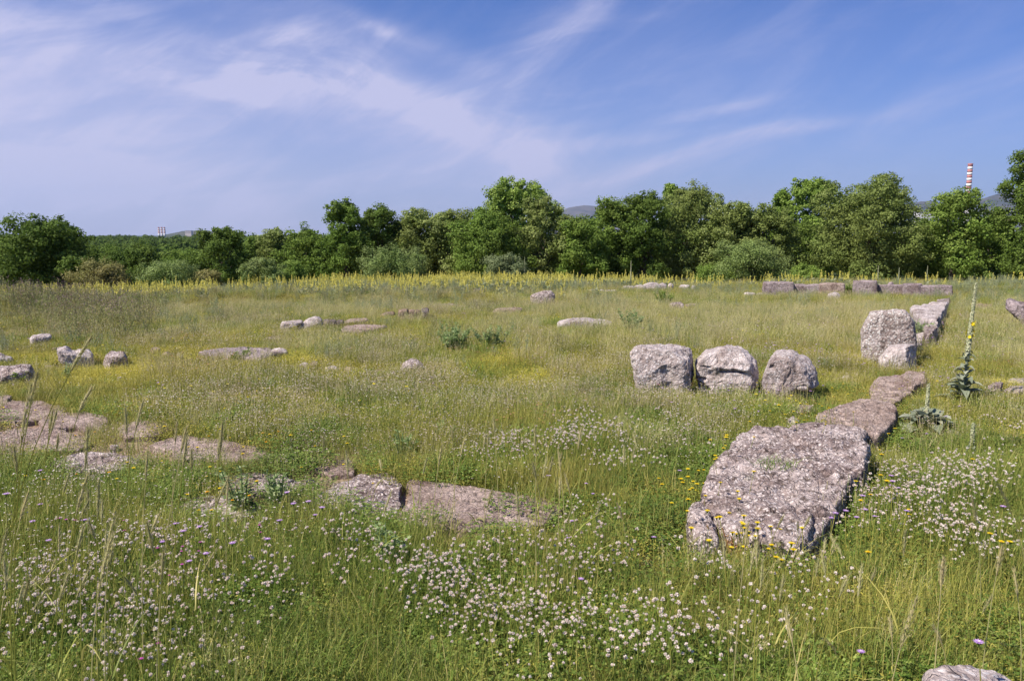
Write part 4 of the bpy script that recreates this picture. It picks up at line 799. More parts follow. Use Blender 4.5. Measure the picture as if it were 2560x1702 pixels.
T = [(-25, 515, 70, 42, 'dark', 'dark tree cut by the left edge'), (100, 492, 100, 40, 'dark', 'broad dark round tree at the left end of the tree line'),
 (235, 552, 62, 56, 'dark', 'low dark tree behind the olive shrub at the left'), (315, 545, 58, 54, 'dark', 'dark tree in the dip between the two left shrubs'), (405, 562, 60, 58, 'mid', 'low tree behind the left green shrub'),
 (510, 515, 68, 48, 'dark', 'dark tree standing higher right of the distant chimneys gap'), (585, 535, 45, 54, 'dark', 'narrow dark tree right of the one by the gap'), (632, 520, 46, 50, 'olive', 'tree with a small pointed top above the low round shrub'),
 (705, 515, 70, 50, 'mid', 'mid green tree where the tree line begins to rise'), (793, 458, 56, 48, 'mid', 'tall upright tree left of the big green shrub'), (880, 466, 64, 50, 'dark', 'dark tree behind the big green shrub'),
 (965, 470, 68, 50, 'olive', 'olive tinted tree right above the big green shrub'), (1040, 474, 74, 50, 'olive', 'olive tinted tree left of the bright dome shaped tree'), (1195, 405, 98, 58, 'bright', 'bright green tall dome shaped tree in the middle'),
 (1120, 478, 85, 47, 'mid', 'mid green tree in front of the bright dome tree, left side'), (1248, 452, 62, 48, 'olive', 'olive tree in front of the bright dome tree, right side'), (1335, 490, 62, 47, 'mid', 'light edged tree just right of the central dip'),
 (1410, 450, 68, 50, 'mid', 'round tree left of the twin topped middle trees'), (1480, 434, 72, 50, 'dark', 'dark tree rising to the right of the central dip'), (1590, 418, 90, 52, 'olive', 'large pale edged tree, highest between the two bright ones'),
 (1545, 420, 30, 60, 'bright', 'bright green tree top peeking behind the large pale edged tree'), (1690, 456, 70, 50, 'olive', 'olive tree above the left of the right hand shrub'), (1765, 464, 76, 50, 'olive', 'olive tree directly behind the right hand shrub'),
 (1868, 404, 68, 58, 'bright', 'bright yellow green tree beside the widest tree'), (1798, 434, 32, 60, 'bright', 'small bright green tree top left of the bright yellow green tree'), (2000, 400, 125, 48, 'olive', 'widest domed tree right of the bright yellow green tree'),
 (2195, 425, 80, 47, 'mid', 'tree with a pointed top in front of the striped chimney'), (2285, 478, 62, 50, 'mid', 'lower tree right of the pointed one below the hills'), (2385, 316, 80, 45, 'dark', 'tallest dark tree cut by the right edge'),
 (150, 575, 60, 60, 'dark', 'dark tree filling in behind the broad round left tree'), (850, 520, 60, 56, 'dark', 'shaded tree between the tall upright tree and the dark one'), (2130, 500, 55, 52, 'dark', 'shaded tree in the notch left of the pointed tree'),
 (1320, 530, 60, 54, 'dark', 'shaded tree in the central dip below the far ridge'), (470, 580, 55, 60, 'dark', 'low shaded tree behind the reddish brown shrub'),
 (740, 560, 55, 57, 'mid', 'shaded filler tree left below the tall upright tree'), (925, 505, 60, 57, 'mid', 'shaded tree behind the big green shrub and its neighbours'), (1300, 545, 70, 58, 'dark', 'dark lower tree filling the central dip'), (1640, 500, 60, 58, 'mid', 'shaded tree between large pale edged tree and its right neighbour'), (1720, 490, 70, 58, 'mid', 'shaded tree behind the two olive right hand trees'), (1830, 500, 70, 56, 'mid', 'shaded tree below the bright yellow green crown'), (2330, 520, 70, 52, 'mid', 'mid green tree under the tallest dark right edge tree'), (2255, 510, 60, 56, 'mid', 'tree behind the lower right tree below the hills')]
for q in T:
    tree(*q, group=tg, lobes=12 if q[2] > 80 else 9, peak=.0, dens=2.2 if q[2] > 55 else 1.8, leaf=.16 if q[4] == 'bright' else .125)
sg = 'shrubs in front of the tree line'
S = [(225, 590, 66, 36, 'brown', 'olive spreading shrub left in front of the trees'), (378, 588, 70, 37, 'shrub', 'dark green wide shrub right of the olive spreading one'), (470, 612, 32, 39, 'brown', 'small reddish brown shrub in the gap'),
 (600, 583, 47, 39, 'shrub', 'low round shrub under the small pointed tree'), (668, 592, 36, 41, 'mid', 'little green shrub right of the low round one'), (905, 553, 78, 41, 'shrub', 'big green dome shrub in front of the central left trees'),
 (1165, 574, 48, 40, 'willow', 'grey green feathery shrub below the bright dome tree'), (1735, 540, 84, 41, 'shrub', 'large round shrub at the right with a brownish side'), (1650, 600, 40, 42, 'mid', 'low leafy shrub left of the large round right one'), (1860, 600, 35, 43, 'bright', 'bright green undergrowth shrub below the yellow green tree')]
for q in S: tree(*q, cat='shrub', name='shrub', group=sg, lobes=8, low=.2, leaf=.075, dens=3.2)
# far wood: one mass
def far_wood():
    lb = []
    for k in range(3):
        L = [((rng.normal() * 1.4, rng.normal() * 1.4, rng.uniform(1.5, 4.5)), (rng.uniform(1.4, 2.2),) * 3) for _ in range(7)]
        lb.append(crown_mesh('w', TREE['dark'] if k < 2 else TREE['mid'], L, .38, 1.0, 900 + k))
    lib('wood', lb); n = 2600
    rr = np.sqrt(rng.uniform(190 ** 2, 900 ** 2, n)); aa = rng.uniform(-.72, .72, n); p = np.stack([rr * np.sin(aa), rr * np.cos(aa)], 1)
    SC.clear(); SC[('forest', 'wood')] = [(p, rng.uniform(.85, 1.2, n) * (1 + rr / 1400), .03, 'far wooded land beyond the meadow trees')]; gn_scatter()
far_wood()
# ------------------------------------------------------------------ hills, chimney, far buildings
def hills(name, segs, dist, seed, c1_, c2_):
    m, g = newmat(name); geo = g.n('ShaderNodeNewGeometry'); nzz = g.noise(geo.outputs['Position'], .004, 6, .6)
    p = g.n('ShaderNodeBsdfPrincipled'); g.put(p.inputs['Base Color'], g.mix(g.ramp(nzz, .4, .6), c1_, c2_)); p.inputs['Roughness'].default_value = 1; p.inputs['Specular IOR Level'].default_value = 0; out(g, p.outputs[0])
    xs = np.array([s[0] for s in segs]) * K; ys = np.array([s[1] for s in segs]) * K; px = np.linspace(xs[0], xs[-1], 160); py = np.interp(px, xs, ys)
    RV = ray(px, py); X = RV[0] / RV[1] * dist; Zt = CAMH + RV[2] / RV[1] * dist + fbm(np.stack([X * .006, X * 0, X * 0], 1), seed, 4) * dist * .0016; Zt = np.maximum(Zt, -20)
    rows = []; prof = [(-.16, 0), (-.10, .35), (-.05, .72), (0, 1), (.06, .6), (.14, 0)]
    for k, (dy, f) in enumerate(prof):
        nz = fbm(np.stack([X * .004, X * 0 + dy * 40, X * 0], 1), seed + 3, 3) * dist * .003 * (0 < f < 1); rows.append(np.stack([X * (1 + dy), np.full_like(X, dist * (1 + dy)), -30 + (Zt + 30) * f + nz], 1))
    V = np.concatenate(rows); m_ = len(X); Q = [[r * m_ + i, r * m_ + i + 1, (r + 1) * m_ + i + 1, (r + 1) * m_ + i] for r in range(len(prof) - 1) for i in range(m_ - 1)]
    o = link(name, mesh_np(name, V, [np.array(Q)], m, smooth=True)); tag(o, kind='structure')
hills('mountains', [(1180, 560), (1260, 500), (1310, 478), (1345, 474), (1400, 478), (1480, 500), (1600, 540), (1750, 550)], 9000, 3, (.07, .075, .08), (.13, .12, .12))
hills('hills', [(1980, 500), (2060, 480), (2120, 464), (2150, 462), (2180, 472), (2230, 468), (2260, 458), (2300, 446), (2360, 425), (2450, 415), (2700, 440)], 7000, 8, (.05, .06, .055), (.10, .095, .09))
hills('hill', [(330, 550), (380, 541), (420, 532), (470, 530), (520, 538), (600, 550)], 4500, 12, (.06, .075, .05), (.10, .10, .08))
wp, rp = plain('white_band_paint', (.78, .76, .74)), plain('red_band_paint', (.50, .21, .19)); conc = plain('pale_concrete', (.55, .53, .52))
def ringwall(acc, r0, r1, z0, z1, k=28, thick=None):
    th = np.arange(k) * 2 * math.pi / k; A = lambda r_, z: np.stack([r_ * np.cos(th), r_ * np.sin(th), np.full(k, z)], 1); t = thick or .5
    V = np.vstack([A(r0, z0), A(r1, z1), A(r1 - t, z1), A(r0 - t, z0)]); Q = []
    for s in range(4):
        for j in range(k): Q.append([s * k + j, s * k + (j + 1) % k, ((s + 1) % 4) * k + (j + 1) % k, ((s + 1) % 4) * k + j])
    acc.add(V, None, Q)
def chimney(x, top, hwpx, dist, bands, bandh, label, base_r=1.2, zb=-12, name='chimney', first=1):
    px = x * K; d_ = ray(px, (top + 30) * K); X = d_[0] / d_[1] * dist; d_ = ray(px, top * K); zt = CAMH + d_[2] / d_[1] * dist; e = bpy.data.objects.new(name, None); ROOT.objects.link(e); e.location = (X, dist, zb); tag(e, label, 'chimney')
    r_t = hwpx * K * dist / F; Ht = zt - zb; bh = bandh * K * dist / F; z = Ht; rr = lambda z_: r_t * (1 + (base_r - 1) * (1 - z_ / Ht))
    for i in range(bands):
        a = Acc(); ringwall(a, rr(z - bh), rr(z), z - bh, z); link('red_band' if i % 2 == (1 - first) else 'white_band', a.mesh('band', rp if i % 2 == (1 - first) else wp, True), e); z -= bh
    a = Acc(); ringwall(a, rr(0), rr(z), 0, z); link('shaft', a.mesh('shaft', conc, True), e)
    a = Acc(); ringwall(a, r_t * 1.06, r_t * 1.06, Ht * .992, Ht + .6, thick=.35); link('rim', a.mesh('rim', rp, True), e)
chimney(2232.5, 378, 5.2, 1240, 15, 6.2, 'tall red and white striped chimney above the right hand trees')
for i, (x, lab) in enumerate([(367, 'far tiny striped chimney, left of a group of three on the horizon'), (373.5, 'far tiny striped chimney, middle of a group of three on the horizon'), (380, 'far tiny striped chimney, right of a group of three on the horizon')]): chimney(x, 523.5, 1.9, 3200, 5, 2.6, lab, zb=-8, base_r=1.2)
def building(x0, x1, y0, y1, dist, label, zb, wallm):
    X0, X1 = [ray(a * K, y0 * K)[0] / ray(a * K, y0 * K)[1] * dist for a in (x0, x1)]; d_ = ray(x0 * K, y0 * K); zt = CAMH + d_[2] / d_[1] * dist; e = bpy.data.objects.new('factory_building', None); ROOT.objects.link(e); e.location = ((X0 + X1) / 2, dist, zb); tag(e, label, 'building')
    wd, hh, dp = X1 - X0, zt - zb, (X1 - X0) * .7
    def bx(nm, x_, y_, z_, sx, sy, sz, mt):
        c = np.array([[i, j, k] for i in (-.5, .5) for j in (-.5, .5) for k in (-.5, .5)]) * [sx, sy, sz] + [x_, y_, z_]; Q = [[0, 1, 3, 2], [4, 6, 7, 5], [0, 4, 5, 1], [2, 3, 7, 6], [0, 2, 6, 4], [1, 5, 7, 3]]; a = Acc(); a.add(c, None, Q); return link(nm, a.mesh(nm, mt), e)
    bx('wall', 0, 0, hh * .48, wd, dp, hh * .96, wallm); bx('roof', 0, 0, hh * .98, wd * 1.05, dp * 1.05, hh * .036, plain('roof_sheet', (.38, .37, .38)))
    for i in range(5): bx('window', (i - 2) * wd * .19, -dp / 2 - .1, hh * .75, wd * .10, .25, hh * .12, plain('window_glass', (.10, .12, .14)))
building(2112, 2148, 487, 510, 420, 'white flat roofed factory building glimpsed left of the striped chimney', -6, plain('white_render', (.72, .70, .68)))
building(428, 442, 531, 540, 3300, 'pale block shaped far building right of the three tiny chimneys', -8, plain('beige_render', (.60, .52, .48)))
# ------------------------------------------------------------------ mulleins
def big_leaf(acc, base, yaw, L, W, rise, droop, m=0, r=.5):
    ns = 7; t = np.linspace(0, 1, ns); out_ = np.cos(rise) * t * L; z = np.sin(rise) * t * L - droop * L * t ** 2.4; wd = W * np.sin(math.pi * np.clip(t, 0, 1) ** .75) ** .8 + .006
    d = np.array([math.cos(yaw), math.sin(yaw), 0]); s = np.array([-d[1], d[0], 0]); V = []
    for i in range(ns):
        c = base + d * out_[i] + [0, 0, z[i]]; V += [c - s * wd[i] / 2 + [0, 0, wd[i] * .22], c, c + s * wd[i] / 2 + [0, 0, wd[i] * .22]]
    Q = [[i * 3 + k, i * 3 + k + 1, i * 3 + k + 4, i * 3 + k + 3] for i in range(ns - 1) for k in (0, 1)]; acc.add(V, None, Q, r, m)
def mullein(x, ybase, ytop, label, nbasal, L0, flowers=None, lean=0.0):
    g0 = hit(x * K, ybase * K); dist = g0[1]; d = ray(x * K, ytop * K); zt = CAMH + d[2] * dist / d[1]; hh = zt - g0[2]; e = bpy.data.objects.new('mullein', None); ROOT.objects.link(e); e.location = g0; tag(e, label, 'plant')
    top = np.array([lean, 0, hh]); st = Acc(); tube(st, [[0, 0, -.05], top * .33, top * .66, top * .97], [.013, .011, .009, .006], 8); link('stem', st.mesh('stem', GR['felt'], True), e)
    for i in range(nbasal):
        a = Acc(); f = i / nbasal; big_leaf(a, np.array([0, 0, .02 + .16 * f * hh]), i * 2.4 + random.random() * .5, L0 * random.uniform(.75, 1.1) * (1 - .4 * f), L0 * .36, R(20 + 45 * f + random.uniform(-8, 8)), .35, r=random.random()); link('leaf', a.mesh('leaf', GR['felt'], True), e)
    a = Acc()
    for i in range(30):
        f = i / 30; big_leaf(a, top * (.10 + .36 * f), i * 2.4 + random.uniform(-.5, .5), (L0 * .68 * (1 - .8 * f) + .02) * random.uniform(.7, 1.15), L0 * .26 * (1 - .75 * f) + .012, R(random.uniform(18, 50)), random.uniform(.3, .8), r=random.random())
    link('stem_leaves', a.mesh('stem_leaves', GR['felt'], True), e)
    a = Acc(); n = int(1500 * hh); t = U(.38, 1, n); th = U(0, 6.28, n); rr = .021 * (1.12 - t ** 2) * (hh / 1.2) ** .5 + .005; dn = np.stack([np.cos(th), np.sin(th), .5 + 0 * th], 1); quads(a, top * t[:, None] + dn * rr[:, None] * U(.6, 1, n)[:, None], dn + rng.normal(size=(n, 3)) * .4, .020, .012); link('bud_spike', a.mesh('bud_spike', GR['bud']), e)
    if flowers:
        for i in range(15):
            a = Acc(); t = random.uniform(*flowers); th = random.uniform(0, 6.28); dn = np.array([math.cos(th), math.sin(th), .25]); c = top * t + dn * .032
            for k in range(5):
                q = k * 1.257; u_ = np.cross(dn, [0, 0, 1]); v_ = np.cross(dn, u_); dd = u_ * math.cos(q) + v_ * math.sin(q); quads(a, (c + dd * .009)[None], (dn + dd * -.3)[None], .018, .016, axis=dd[None])
            link('flower', a.mesh('flower', GR['yellow']), e)
mullein(2214, 935, 652, 'tall mullein with a long bud spike and a ring of open yellow flowers', 12, .27, (.56, .68), lean=.05)
mullein(2130, 1005, 885, 'shorter mullein with large grey green felted leaves right of the largest block', 18, .38)
mullein(2235, 1060, 975, 'slim young mullein spike right of the leafy shorter one', 4, .10)
for x, yb, yt, lab in [(1452, 668, 600, 'thin bare mullein spike against the dark trees at centre right'), (1208, 655, 592, 'thin mullein spike below the bright dome tree'), (2020, 662, 612, 'pale mullein spike above the right part of the far wall'), (2068, 664, 616, 'crooked mullein spike above the thin bridging block'), (2133, 660, 612, 'bent mullein spike before the pointed tree'), (938, 690, 658, 'dark small mullein in the left middle field')]: mullein(x, yb, yt, lab, 5, .18)
# ------------------------------------------------------------------ thistles and leafy plants
def thistle(x, yb, yt, label, n=7, spread=.17, mat='thistle', leafL=.075, name='thistle', cat='plant'):
    g0 = hit(x * K, yb * K); dist = g0[1]; d = ray(x * K, yt * K); hh = CAMH + d[2] * dist / d[1] - g0[2]; e = bpy.data.objects.new(name, None); ROOT.objects.link(e); e.location = g0; tag(e, label, cat); s = Acc(); l = Acc()
    for i in range(n):
        an = U(0, 6.28, 1)[0]; r_ = spread * random.uniform(.1, 1); tp = np.array([r_ * math.cos(an), r_ * math.sin(an), hh * random.uniform(.6, 1)]); b = np.array([tp[0] * .2, tp[1] * .2, -.02]); tube(s, [b, (b + tp) * .5, tp], [.006, .005, .003], 5)
        q = int(26 * hh / .4); t = U(.1, 1, q); th = U(0, 6.28, q); dn = np.stack([np.cos(th), np.sin(th), U(.2, .9, q)], 1); c = b + (tp - b) * t[:, None]
        Lq = leafL * (1.1 - .6 * t)
        for k in (-1, 0, 1):
            sd_ = np.cross(dn, [0, 0, 1]); ax = dn + sd_ * k * .6; quads(l, c + ax * (Lq * .4)[:, None], np.cross(ax, sd_) + rng.normal(size=(q, 3)) * .4, Lq * (.9 if k == 0 else .6), Lq * .22, axis=ax)
    link('stem', s.mesh('stem', GR[mat]), e); link('foliage', l.mesh('foliage', GR[mat]), e)
for q in [(1040, 812, 738, 'wide bluish thistle clump left of the central pair', 16, .40, 'thistle', .10), (1135, 808, 742, 'bluish thistle clump right of the wide one', 12, .32, 'thistle', .10), (1457, 770, 708, 'dark bluish thistle standing right of the long pale slab block', 11, .26, 'thistle', .10), (930, 1060, 985, 'pale thistle left of the central tall grass'), (1010, 1025, 960, 'slim thistle right of the pale one'),
          (560, 1180, 1060, 'leaning thistle before the crumbled slab'), (640, 1190, 1075, 'green thistle right of the leaning one'), (600, 910, 865, 'small thistle in the yellow green meadow'), (1240, 762, 732, 'small leafy thistle left of the long pale slab block'), (890, 1340, 1200, 'pale lacy thistle in the foreground grass', 8, .12), (150, 880, 835, 'low thistle between the left boulders', 7, .25)]: thistle(*q)
thistle(1530, 705, 668, 'bright green feathery bush beside the pinkish sunk block', 26, .35, 'lush', .10, 'feathery_bush', 'bush')
thistle(555, 838, 800, 'bright green leafy sapling in front of the long low slab', 12, .22, 'lush', .09, 'sapling', 'plant')
thistle(1953, 684, 652, 'dark green weed filling the gap in the far wall', 22, .28, 'lush', .12, 'weed_clump', 'plant')
thistle(2120, 790, 735, 'leafy weed between standing stone and wall blocks', 14, .22, 'thistle', .10, 'weed_clump', 'plant')
thistle(30, 890, 850, 'leafy weed growing over the purple boulder at the left edge', 12, .25, 'lush', .10, 'weed_clump', 'plant')
thistle(1700, 1300, 1215, 'wiry weed at the front foot of the largest block', 7, .16, 'reddish', .05, 'weed_clump', 'plant')
thistle(1800, 1320, 1245, 'greener wiry weed at the right front foot of the largest block', 8, .16, 'weed', .05, 'weed_clump', 'plant')
def ontop():   # tuft on the largest block
    g0 = hit(*c6((650, 850))[0], .225); a = Acc(); n = 130; b = disk(n, .09); b[:, 0] *= 1.5; blades(a, b, U(.03, .11, n), np.full(n, .004), U(0, 6.28, n), U(.1, .6, n), U(.2, .9, n), 3)
    e = link('grass_tuft', a.mesh('grass_tuft', GR['lush']), None, tuple(g0 - [0, 0, .01])); tag(e, 'grass tuft rooted on top of the largest block', 'grass tuft')
ontop()
# ------------------------------------------------------------------ single flowers and tall seed heads
def proto(name, parts):
    e = bpy.data.objects.new(name, None); return e, parts
def place(name, parts, loc, rz, sc_, label, cat, group, tilt=0.0):
    e = bpy.data.objects.new(name, None); ROOT.objects.link(e); e.location = loc; e.rotation_euler = (tilt * random.uniform(-1, 1), tilt * random.uniform(-1, 1), rz); e.scale = (sc_,) * 3; tag(e, label, cat, group)
    for nm, me in parts:
        c = bpy.data.objects.new(nm, me); ROOT.objects.link(c); c.parent = e
def daisy(hh, size, mat, centre, petals=14, cup=.25):
    s = Acc(); tp = np.array([rng.normal() * .03, rng.normal() * .03, hh]); tube(s, [[0, 0, -.02], tp * [.4, .4, .5], tp], .0016, 4); h_ = Acc()
    for ring, (nr, k) in enumerate(((petals, 1.0), (petals - 3, .62))):
        for i in range(nr):
            q = i * 6.283 / nr + ring * .2; d = np.array([math.cos(q), math.sin(q), cup + ring * .4]); quads(h_, (tp + d * size * .26 * k)[None], (np.array([0, 0, 1.0]) - d * .2)[None], size * .52 * k, size * .17, axis=d[None])
    c = Acc(); n = 20; d = rng.normal(size=(n, 3)); quads(c, tp + [0, 0, .003] + d * size * .06, d + [0, 0, 2], size * .1, size * .09)
    d2 = Acc(); tube(d2, [tp - [0, 0, .012], tp - [0, 0, .001]], [.003, .005], 6)
    return [('stem', s.mesh('stem', GR['grass'])), ('petals', h_.mesh('petals', mat)), ('flower_centre', c.mesh('flower_centre', centre)), ('calyx', d2.mesh('calyx', GR['lush']))]
YD = [daisy(h_, .030, GR['yellow'], GR['orange']) for h_ in (.22, .28, .34, .18)]; MD = [daisy(h_, .030, GR['mauve'], GR['white'], 12, .2) for h_ in (.22, .30, .36)]; PD = [daisy(h_, .018, GR['pink'], GR['pink'], 8, .5) for h_ in (.22, .28)]
OD = [daisy(h_, .030, GR['orange'], GR['orange']) for h_ in (.20, .26)]
def place_px(protos, name, cat, pts, hguess, label, group, scale=(.85, 1.15)):
    for (a, b) in pts:
        k = random.randrange(len(protos)); hh = max(v.co.z for v in protos[k][1][1].vertices); p = hit(a, b, hh * .97); s = random.uniform(*scale)
        place(name, protos[k], (p[0], p[1], H(p[0], p[1])), random.uniform(0, 6.28), s, label, cat, group, .06)
def jit(cx_, cy_, rx, ry, n): return [((cx_ + random.gauss(0, rx)) * K, (cy_ + random.gauss(0, ry)) * K) for _ in range(n)]
place_px(YD, 'yellow_flower', 'flower', c6((150, 1150), (285, 1145), (300, 1175), (340, 1265), (402, 1232), (455, 1228), (430, 1280), (410, 1305), (528, 1245), (565, 1300), (470, 1332), (262, 1365), (593, 1400), (867, 1270), (760, 1452), (635, 1365), (652, 1520), (470, 1132)), .3, 'yellow flower standing at the front foot of the largest block', 'yellow flowers at the front of the largest block')
place_px(YD, 'yellow_flower', 'flower', jit(1740, 1225, 60, 28, 16), .3, 'yellow flower standing at the front foot of the largest block', 'yellow flowers at the front of the largest block', (.75, 1.05))
place_px(YD, 'yellow_flower', 'flower', c6((1210, 1048), (1295, 1045), (1303, 965), (1345, 920), (1340, 828), (1187, 968), (1545, 1168), (1965, 832), (1228, 1490), (1465, 632), (1410, 618)), .3, 'yellow flower in the clover right of the largest block', 'yellow flowers right of the largest block')
place_px(YD, 'yellow_flower', 'flower', c6((210, 670), (305, 665), (360, 672), (250, 735), (285, 745), (215, 720), (45, 880), (60, 912), (75, 975), (105, 985), (35, 955), (10, 960), (30, 1095), (275, 752), (440, 625), (480, 545), (725, 505), (600, 480), (300, 690)), .3, 'yellow flower in grass along the left side of the largest block', 'yellow flowers left of the largest block')
place_px(YD, 'yellow_flower', 'flower', c6((850, 462), (810, 485), (975, 437), (990, 458), (1000, 508), (1040, 430), (940, 448), (1075, 365), (1048, 352), (1003, 360), (1045, 300), (1075, 295), (1135, 285), (1130, 345), (1235, 340), (1255, 318), (1298, 372), (1300, 608), (828, 350), (1320, 150), (1330, 165)) + jit(1900, 935, 50, 14, 12), .3, 'yellow flower between the three boulders and the layered block', 'yellow flowers between boulders and layered block', (.6, .9))
place_px(YD, 'yellow_flower', 'flower', jit(1640, 1100, 60, 35, 14) + jit(1560, 1110, 50, 40, 8), .3, 'yellow flower in the meadow between largest flat slab and largest block', 'yellow flowers in the central foreground', (.7, 1.0))
place_px(YD, 'yellow_flower', 'flower', c8((2095, 620), (2160, 635), (2200, 650), (1540, 437)), .3, 'yellow flower near the right edge in the clover', 'yellow flowers near the right edge')
place_px(OD + YD, 'yellow_flower', 'flower', jit(560, 985, 200, 30, 26) + jit(420, 1080, 180, 40, 18), .2, 'yellow flower around the flat slabs at the left', 'yellow flowers around the flat slabs', (.6, .9))
place_px(MD, 'mauve_flower', 'flower', crop(0, 1120, 2.694)((327, 170), (30, 380), (283, 370), (283, 628), (1095, 593), (1163, 551), (1238, 577), (1332, 527), (1267, 702), (1310, 735), (1788, 668), (1880, 557), (1915, 345), (1998, 433), (2090, 398), (2108, 456), (2150, 440), (1560, 690), (535, 548), (200, 518)), .3, 'mauve daisy like flower in the left foreground grass', 'mauve flowers in the left foreground')
place_px(PD, 'pink_flower', 'flower', crop(0, 1120, 2.694)((390, 480), (467, 492), (500, 495), (860, 485), (853, 523), (1335, 662), (1380, 677), (1240, 650), (1245, 680), (1035, 742), (1170, 808), (1215, 812), (1750, 540), (1765, 545), (1045, 1320), (960, 1475)), .3, 'small magenta flower in the left foreground grass', 'magenta flowers in the left foreground')
place_px(MD, 'mauve_flower', 'flower', c6((1385, 1000), (1437, 998), (1440, 945), (1480, 945), (1235, 1103), (1232, 1137), (1300, 1160), (1480, 1187), (1225, 1197), (1005, 1197), (1030, 1170), (1137, 1152), (1690, 607), (1835, 485), (1885, 435), (1770, 260), (1512, 633)) + c8((1270, 1382), (2105, 1430), (2165, 428)), .3, 'mauve flower in the clover at the right foreground', 'mauve flowers in the right foreground')
place_px(MD, 'mauve_flower', 'flower', jit(1300, 1100, 150, 70, 12) + jit(1680, 890, 60, 20, 6), .3, 'mauve flower scattered through the central meadow', 'mauve flowers in the central meadow', (.7, .95))
def stalk(tip, dist, bx, label, group, head=.10, hw=.009, dry=False, arch=.12):
    """tall spike grass: tip pixel (outline units) at a distance, base offset sideways"""
    d = ray(tip[0] * K, tip[1] * K); p = np.array([0, 0, CAMH]) + d * (dist / d[1]); b = np.array([p[0] + bx, p[1] + random.uniform(-.1, .1), 0]); b[2] = H(b[0], b[1])
    t = np.linspace(0, 1, 14)[:, None]; pts = b + (p - b) * t; pts[:, :2] = b[:2] + (p - b)[:2] * t ** 1.8; pts[:, 2] += (arch * np.sin(t * math.pi) ** 1.0)[:, 0]; pts -= b
    e = bpy.data.objects.new('grass_stalk', None); ROOT.objects.link(e); e.location = b; tag(e, label, 'grass stalk', group)
    L = np.concatenate([[0], np.cumsum(np.linalg.norm(np.diff(pts, axis=0), axis=1))]); s = L / L[-1]; hf = 1 - head / L[-1]; f = lambda u_: np.stack([np.interp(u_, s, pts[:, k]) for k in range(3)], 1)
    a = Acc(); tube(a, f(np.linspace(0, hf + .01, 10)), np.linspace(.0019, .0012, 10), 5, .3); mt = GR['straw'] if dry else GR['grass']; link('stem', a.mesh('stem', mt), e)
    a = Acc(); n = 210; u_ = U(hf, 1.0, n); c = f(u_); ax = f(np.minimum(u_ + .02, 1.0)) - f(u_ - .02); ax /= np.linalg.norm(ax, axis=1, keepdims=True) + 1e-9; rd = np.cross(ax, rng.normal(size=(n, 3))); rd /= np.linalg.norm(rd, axis=1, keepdims=True) + 1e-9
    wv = np.sin(math.pi * np.clip((u_ - hf) / (1 - hf), 0.02, .98)) ** .5 * hw; quads(a, c + rd * (wv * .45)[:, None], rd, .011, .0035, axis=ax + rd * .35); n2_ = 70; quads(a, c[:n2_] + rd[:n2_] * (wv[:n2_] * .9)[:, None] + ax[:n2_] * .008, np.cross(rd[:n2_], ax[:n2_]), .022, .0009, axis=ax[:n2_] + rd[:n2_] * .35)
    link('seed_head', a.mesh('seed_head', GR['straw'] if dry else GR['tall_head']), e)
    if not dry:
        a = Acc(); blades(a, f(np.array([.35])), U(.12, .22, 1), np.full(1, .006), U(0, 6.28, 1), U(.3, .6, 1), U(.5, 1.2, 1), 4); link('leaf', a.mesh('leaf', GR['grass']), e)
GR['tall_head'] = leafmat('green_seed_head', [(.36, .38, .14), (.50, .46, .22), (.58, .50, .28)], .3)
stalk((212, 773), 2.3, -.42, 'long arching grass stalk reaching over the saddle-shaped boulder', None, .13, .010, arch=.10)
stalk((86, 858), 2.1, -.20, 'leaning grass stalk crossing the purple left boulder', None, .11, .010); stalk((73, 884), 2.0, -.16, 'second leaning grass stalk just below the first at the left edge', None, .16, .013)
stalk((213, 890), 2.6, -.16, 'drooping grass stalk bending right above the left slabs', None, .10, .011, arch=.2); stalk((330, 920), 2.8, -.10, 'slender brownish grass stalk above the small flat slab', None, .11)
stalk((266, 1178), 2.1, -.06, 'thick dry straw seed head standing tall in the left foreground', None, .15, .016, True); stalk((258, 1235), 2.05, -.05, 'thin reddish dry seed head beside the thick straw one', None, .16, .009, True)
stalk((203, 1090), 2.2, -.10, 'dark green upright seed head left of the leaning thistle', None, .12, .009)
stalk((2237, 1140), 3.0, .12, 'dry seed head tilting left in the clover near the right edge', None, .13, .012, True, .02); stalk((2298, 1115), 3.1, .22, 'dry seed head leaning strongly left at the right edge', None, .14, .011, True, .02)
stalk((2172, 1283), 2.5, -.02, 'pale plump upright seed head near the right edge', None, .10, .013, True, .02); stalk((2308, 1255), 2.5, .0, 'pale narrow upright seed head touching the right edge', None, .11, .010, True, .02); stalk((2112, 1372), 2.1, -.05, 'tallest dry seed head above the lower right rock', None, .17, .012, True, .02)
for k in range(46):
    stalk((random.uniform(0, 560), random.uniform(930, 1350)), random.uniform(2.1, 3.4), random.uniform(-.16, .06), 'upright green spiked grass stalk in the left foreground', 'green grass stalks in the left foreground', random.uniform(.07, .11), .008, random.random() < .15, .04)
for k in range(44):
    stalk((random.gauss(1150, 260), random.uniform(960, 1230)), random.uniform(3.0, 5.0), random.uniform(-.08, .08), 'thin spiked grass stalk in the central meadow', 'grass stalks in the central meadow', random.uniform(.07, .11), .008, random.random() < .4, .03)
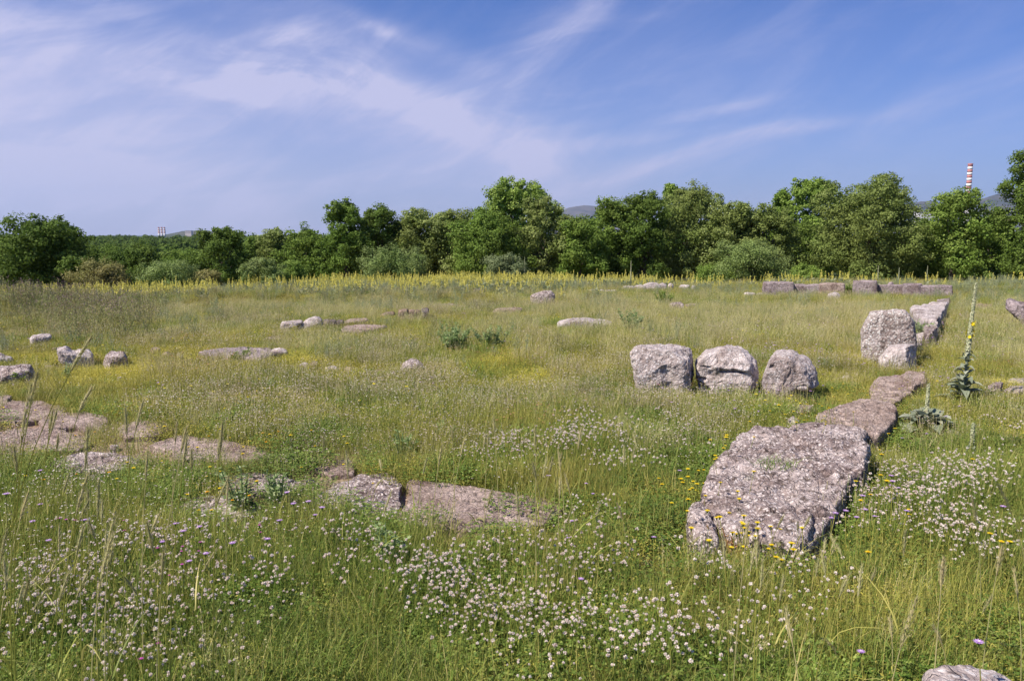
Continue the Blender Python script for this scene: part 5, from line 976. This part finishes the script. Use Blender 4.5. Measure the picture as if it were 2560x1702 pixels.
for k in range(26):
    stalk((random.uniform(1550, 2340), random.uniform(1180, 1480)), random.uniform(2.2, 3.2), random.uniform(-.08, .08), 'thin spiked grass stalk in the right foreground', 'grass stalks in the right foreground', random.uniform(.07, .10), .007, random.random() < .3, .03)
for k in range(22):
    stalk((random.uniform(1590, 1930), random.uniform(1175, 1290)), random.uniform(3.2, 3.8), random.uniform(-.08, .08), 'thin grass stalk standing before the largest block', 'grass stalks before the largest block', random.uniform(.05, .08), .006, random.random() < .3, .02)
# single spike plants at the front of the yellow belt
SPM = [spike_mesh(h_, 1) for h_ in (.55, .65, .75, .6, .7)]
cnt = 0
while cnt < 230:
    p = wedge(1, 22, 33, .8)
    if rng.random() > d_sp(p)[0] * 1.2 + (.03 if p[0][0] < 4 else 0): continue
    x_, y_ = p[0]; o = link('yellow_spike_plant', random.choice(SPM), None, (x_, y_, H(x_, y_)), (random.uniform(-.08, .08), random.uniform(-.08, .08), random.uniform(0, 6.28))); o.scale = (1.2, 1.2, random.uniform(.8, 1.15))
    side = 'left' if x_ < -4 else ('centre' if x_ < 6 else 'right'); tag(o, 'yellow flowering spike in the %s of the belt before the trees' % side, 'plant', 'yellow spikes in the %s of the belt' % side); cnt += 1
def haze():
    z0, z1 = -60.0, 620.0; a = Acc(); c = np.array([[i, j, k] for i in (-11000, 11000) for j in (-3000, 11500) for k in (z0, z1)], float); Q = [[0, 1, 3, 2], [4, 6, 7, 5], [0, 4, 5, 1], [2, 3, 7, 6], [0, 2, 6, 4], [1, 5, 7, 3]]
    a.add(c, None, Q); m, g = newmat('haze_air'); v = g.n('ShaderNodeVolumePrincipled'); v.inputs['Color'].default_value = (.52, .70, 1.0, 1); v.inputs['Density'].default_value = 4.5e-5; v.inputs['Anisotropy'].default_value = 0.2
    o = g.n('ShaderNodeOutputMaterial'); g.l(v.outputs[0], o.inputs['Volume']); ob = link('haze', a.mesh('haze', m)); tag(ob, 'thin blue summer haze over the far hills', kind='stuff')
haze()
print('done')
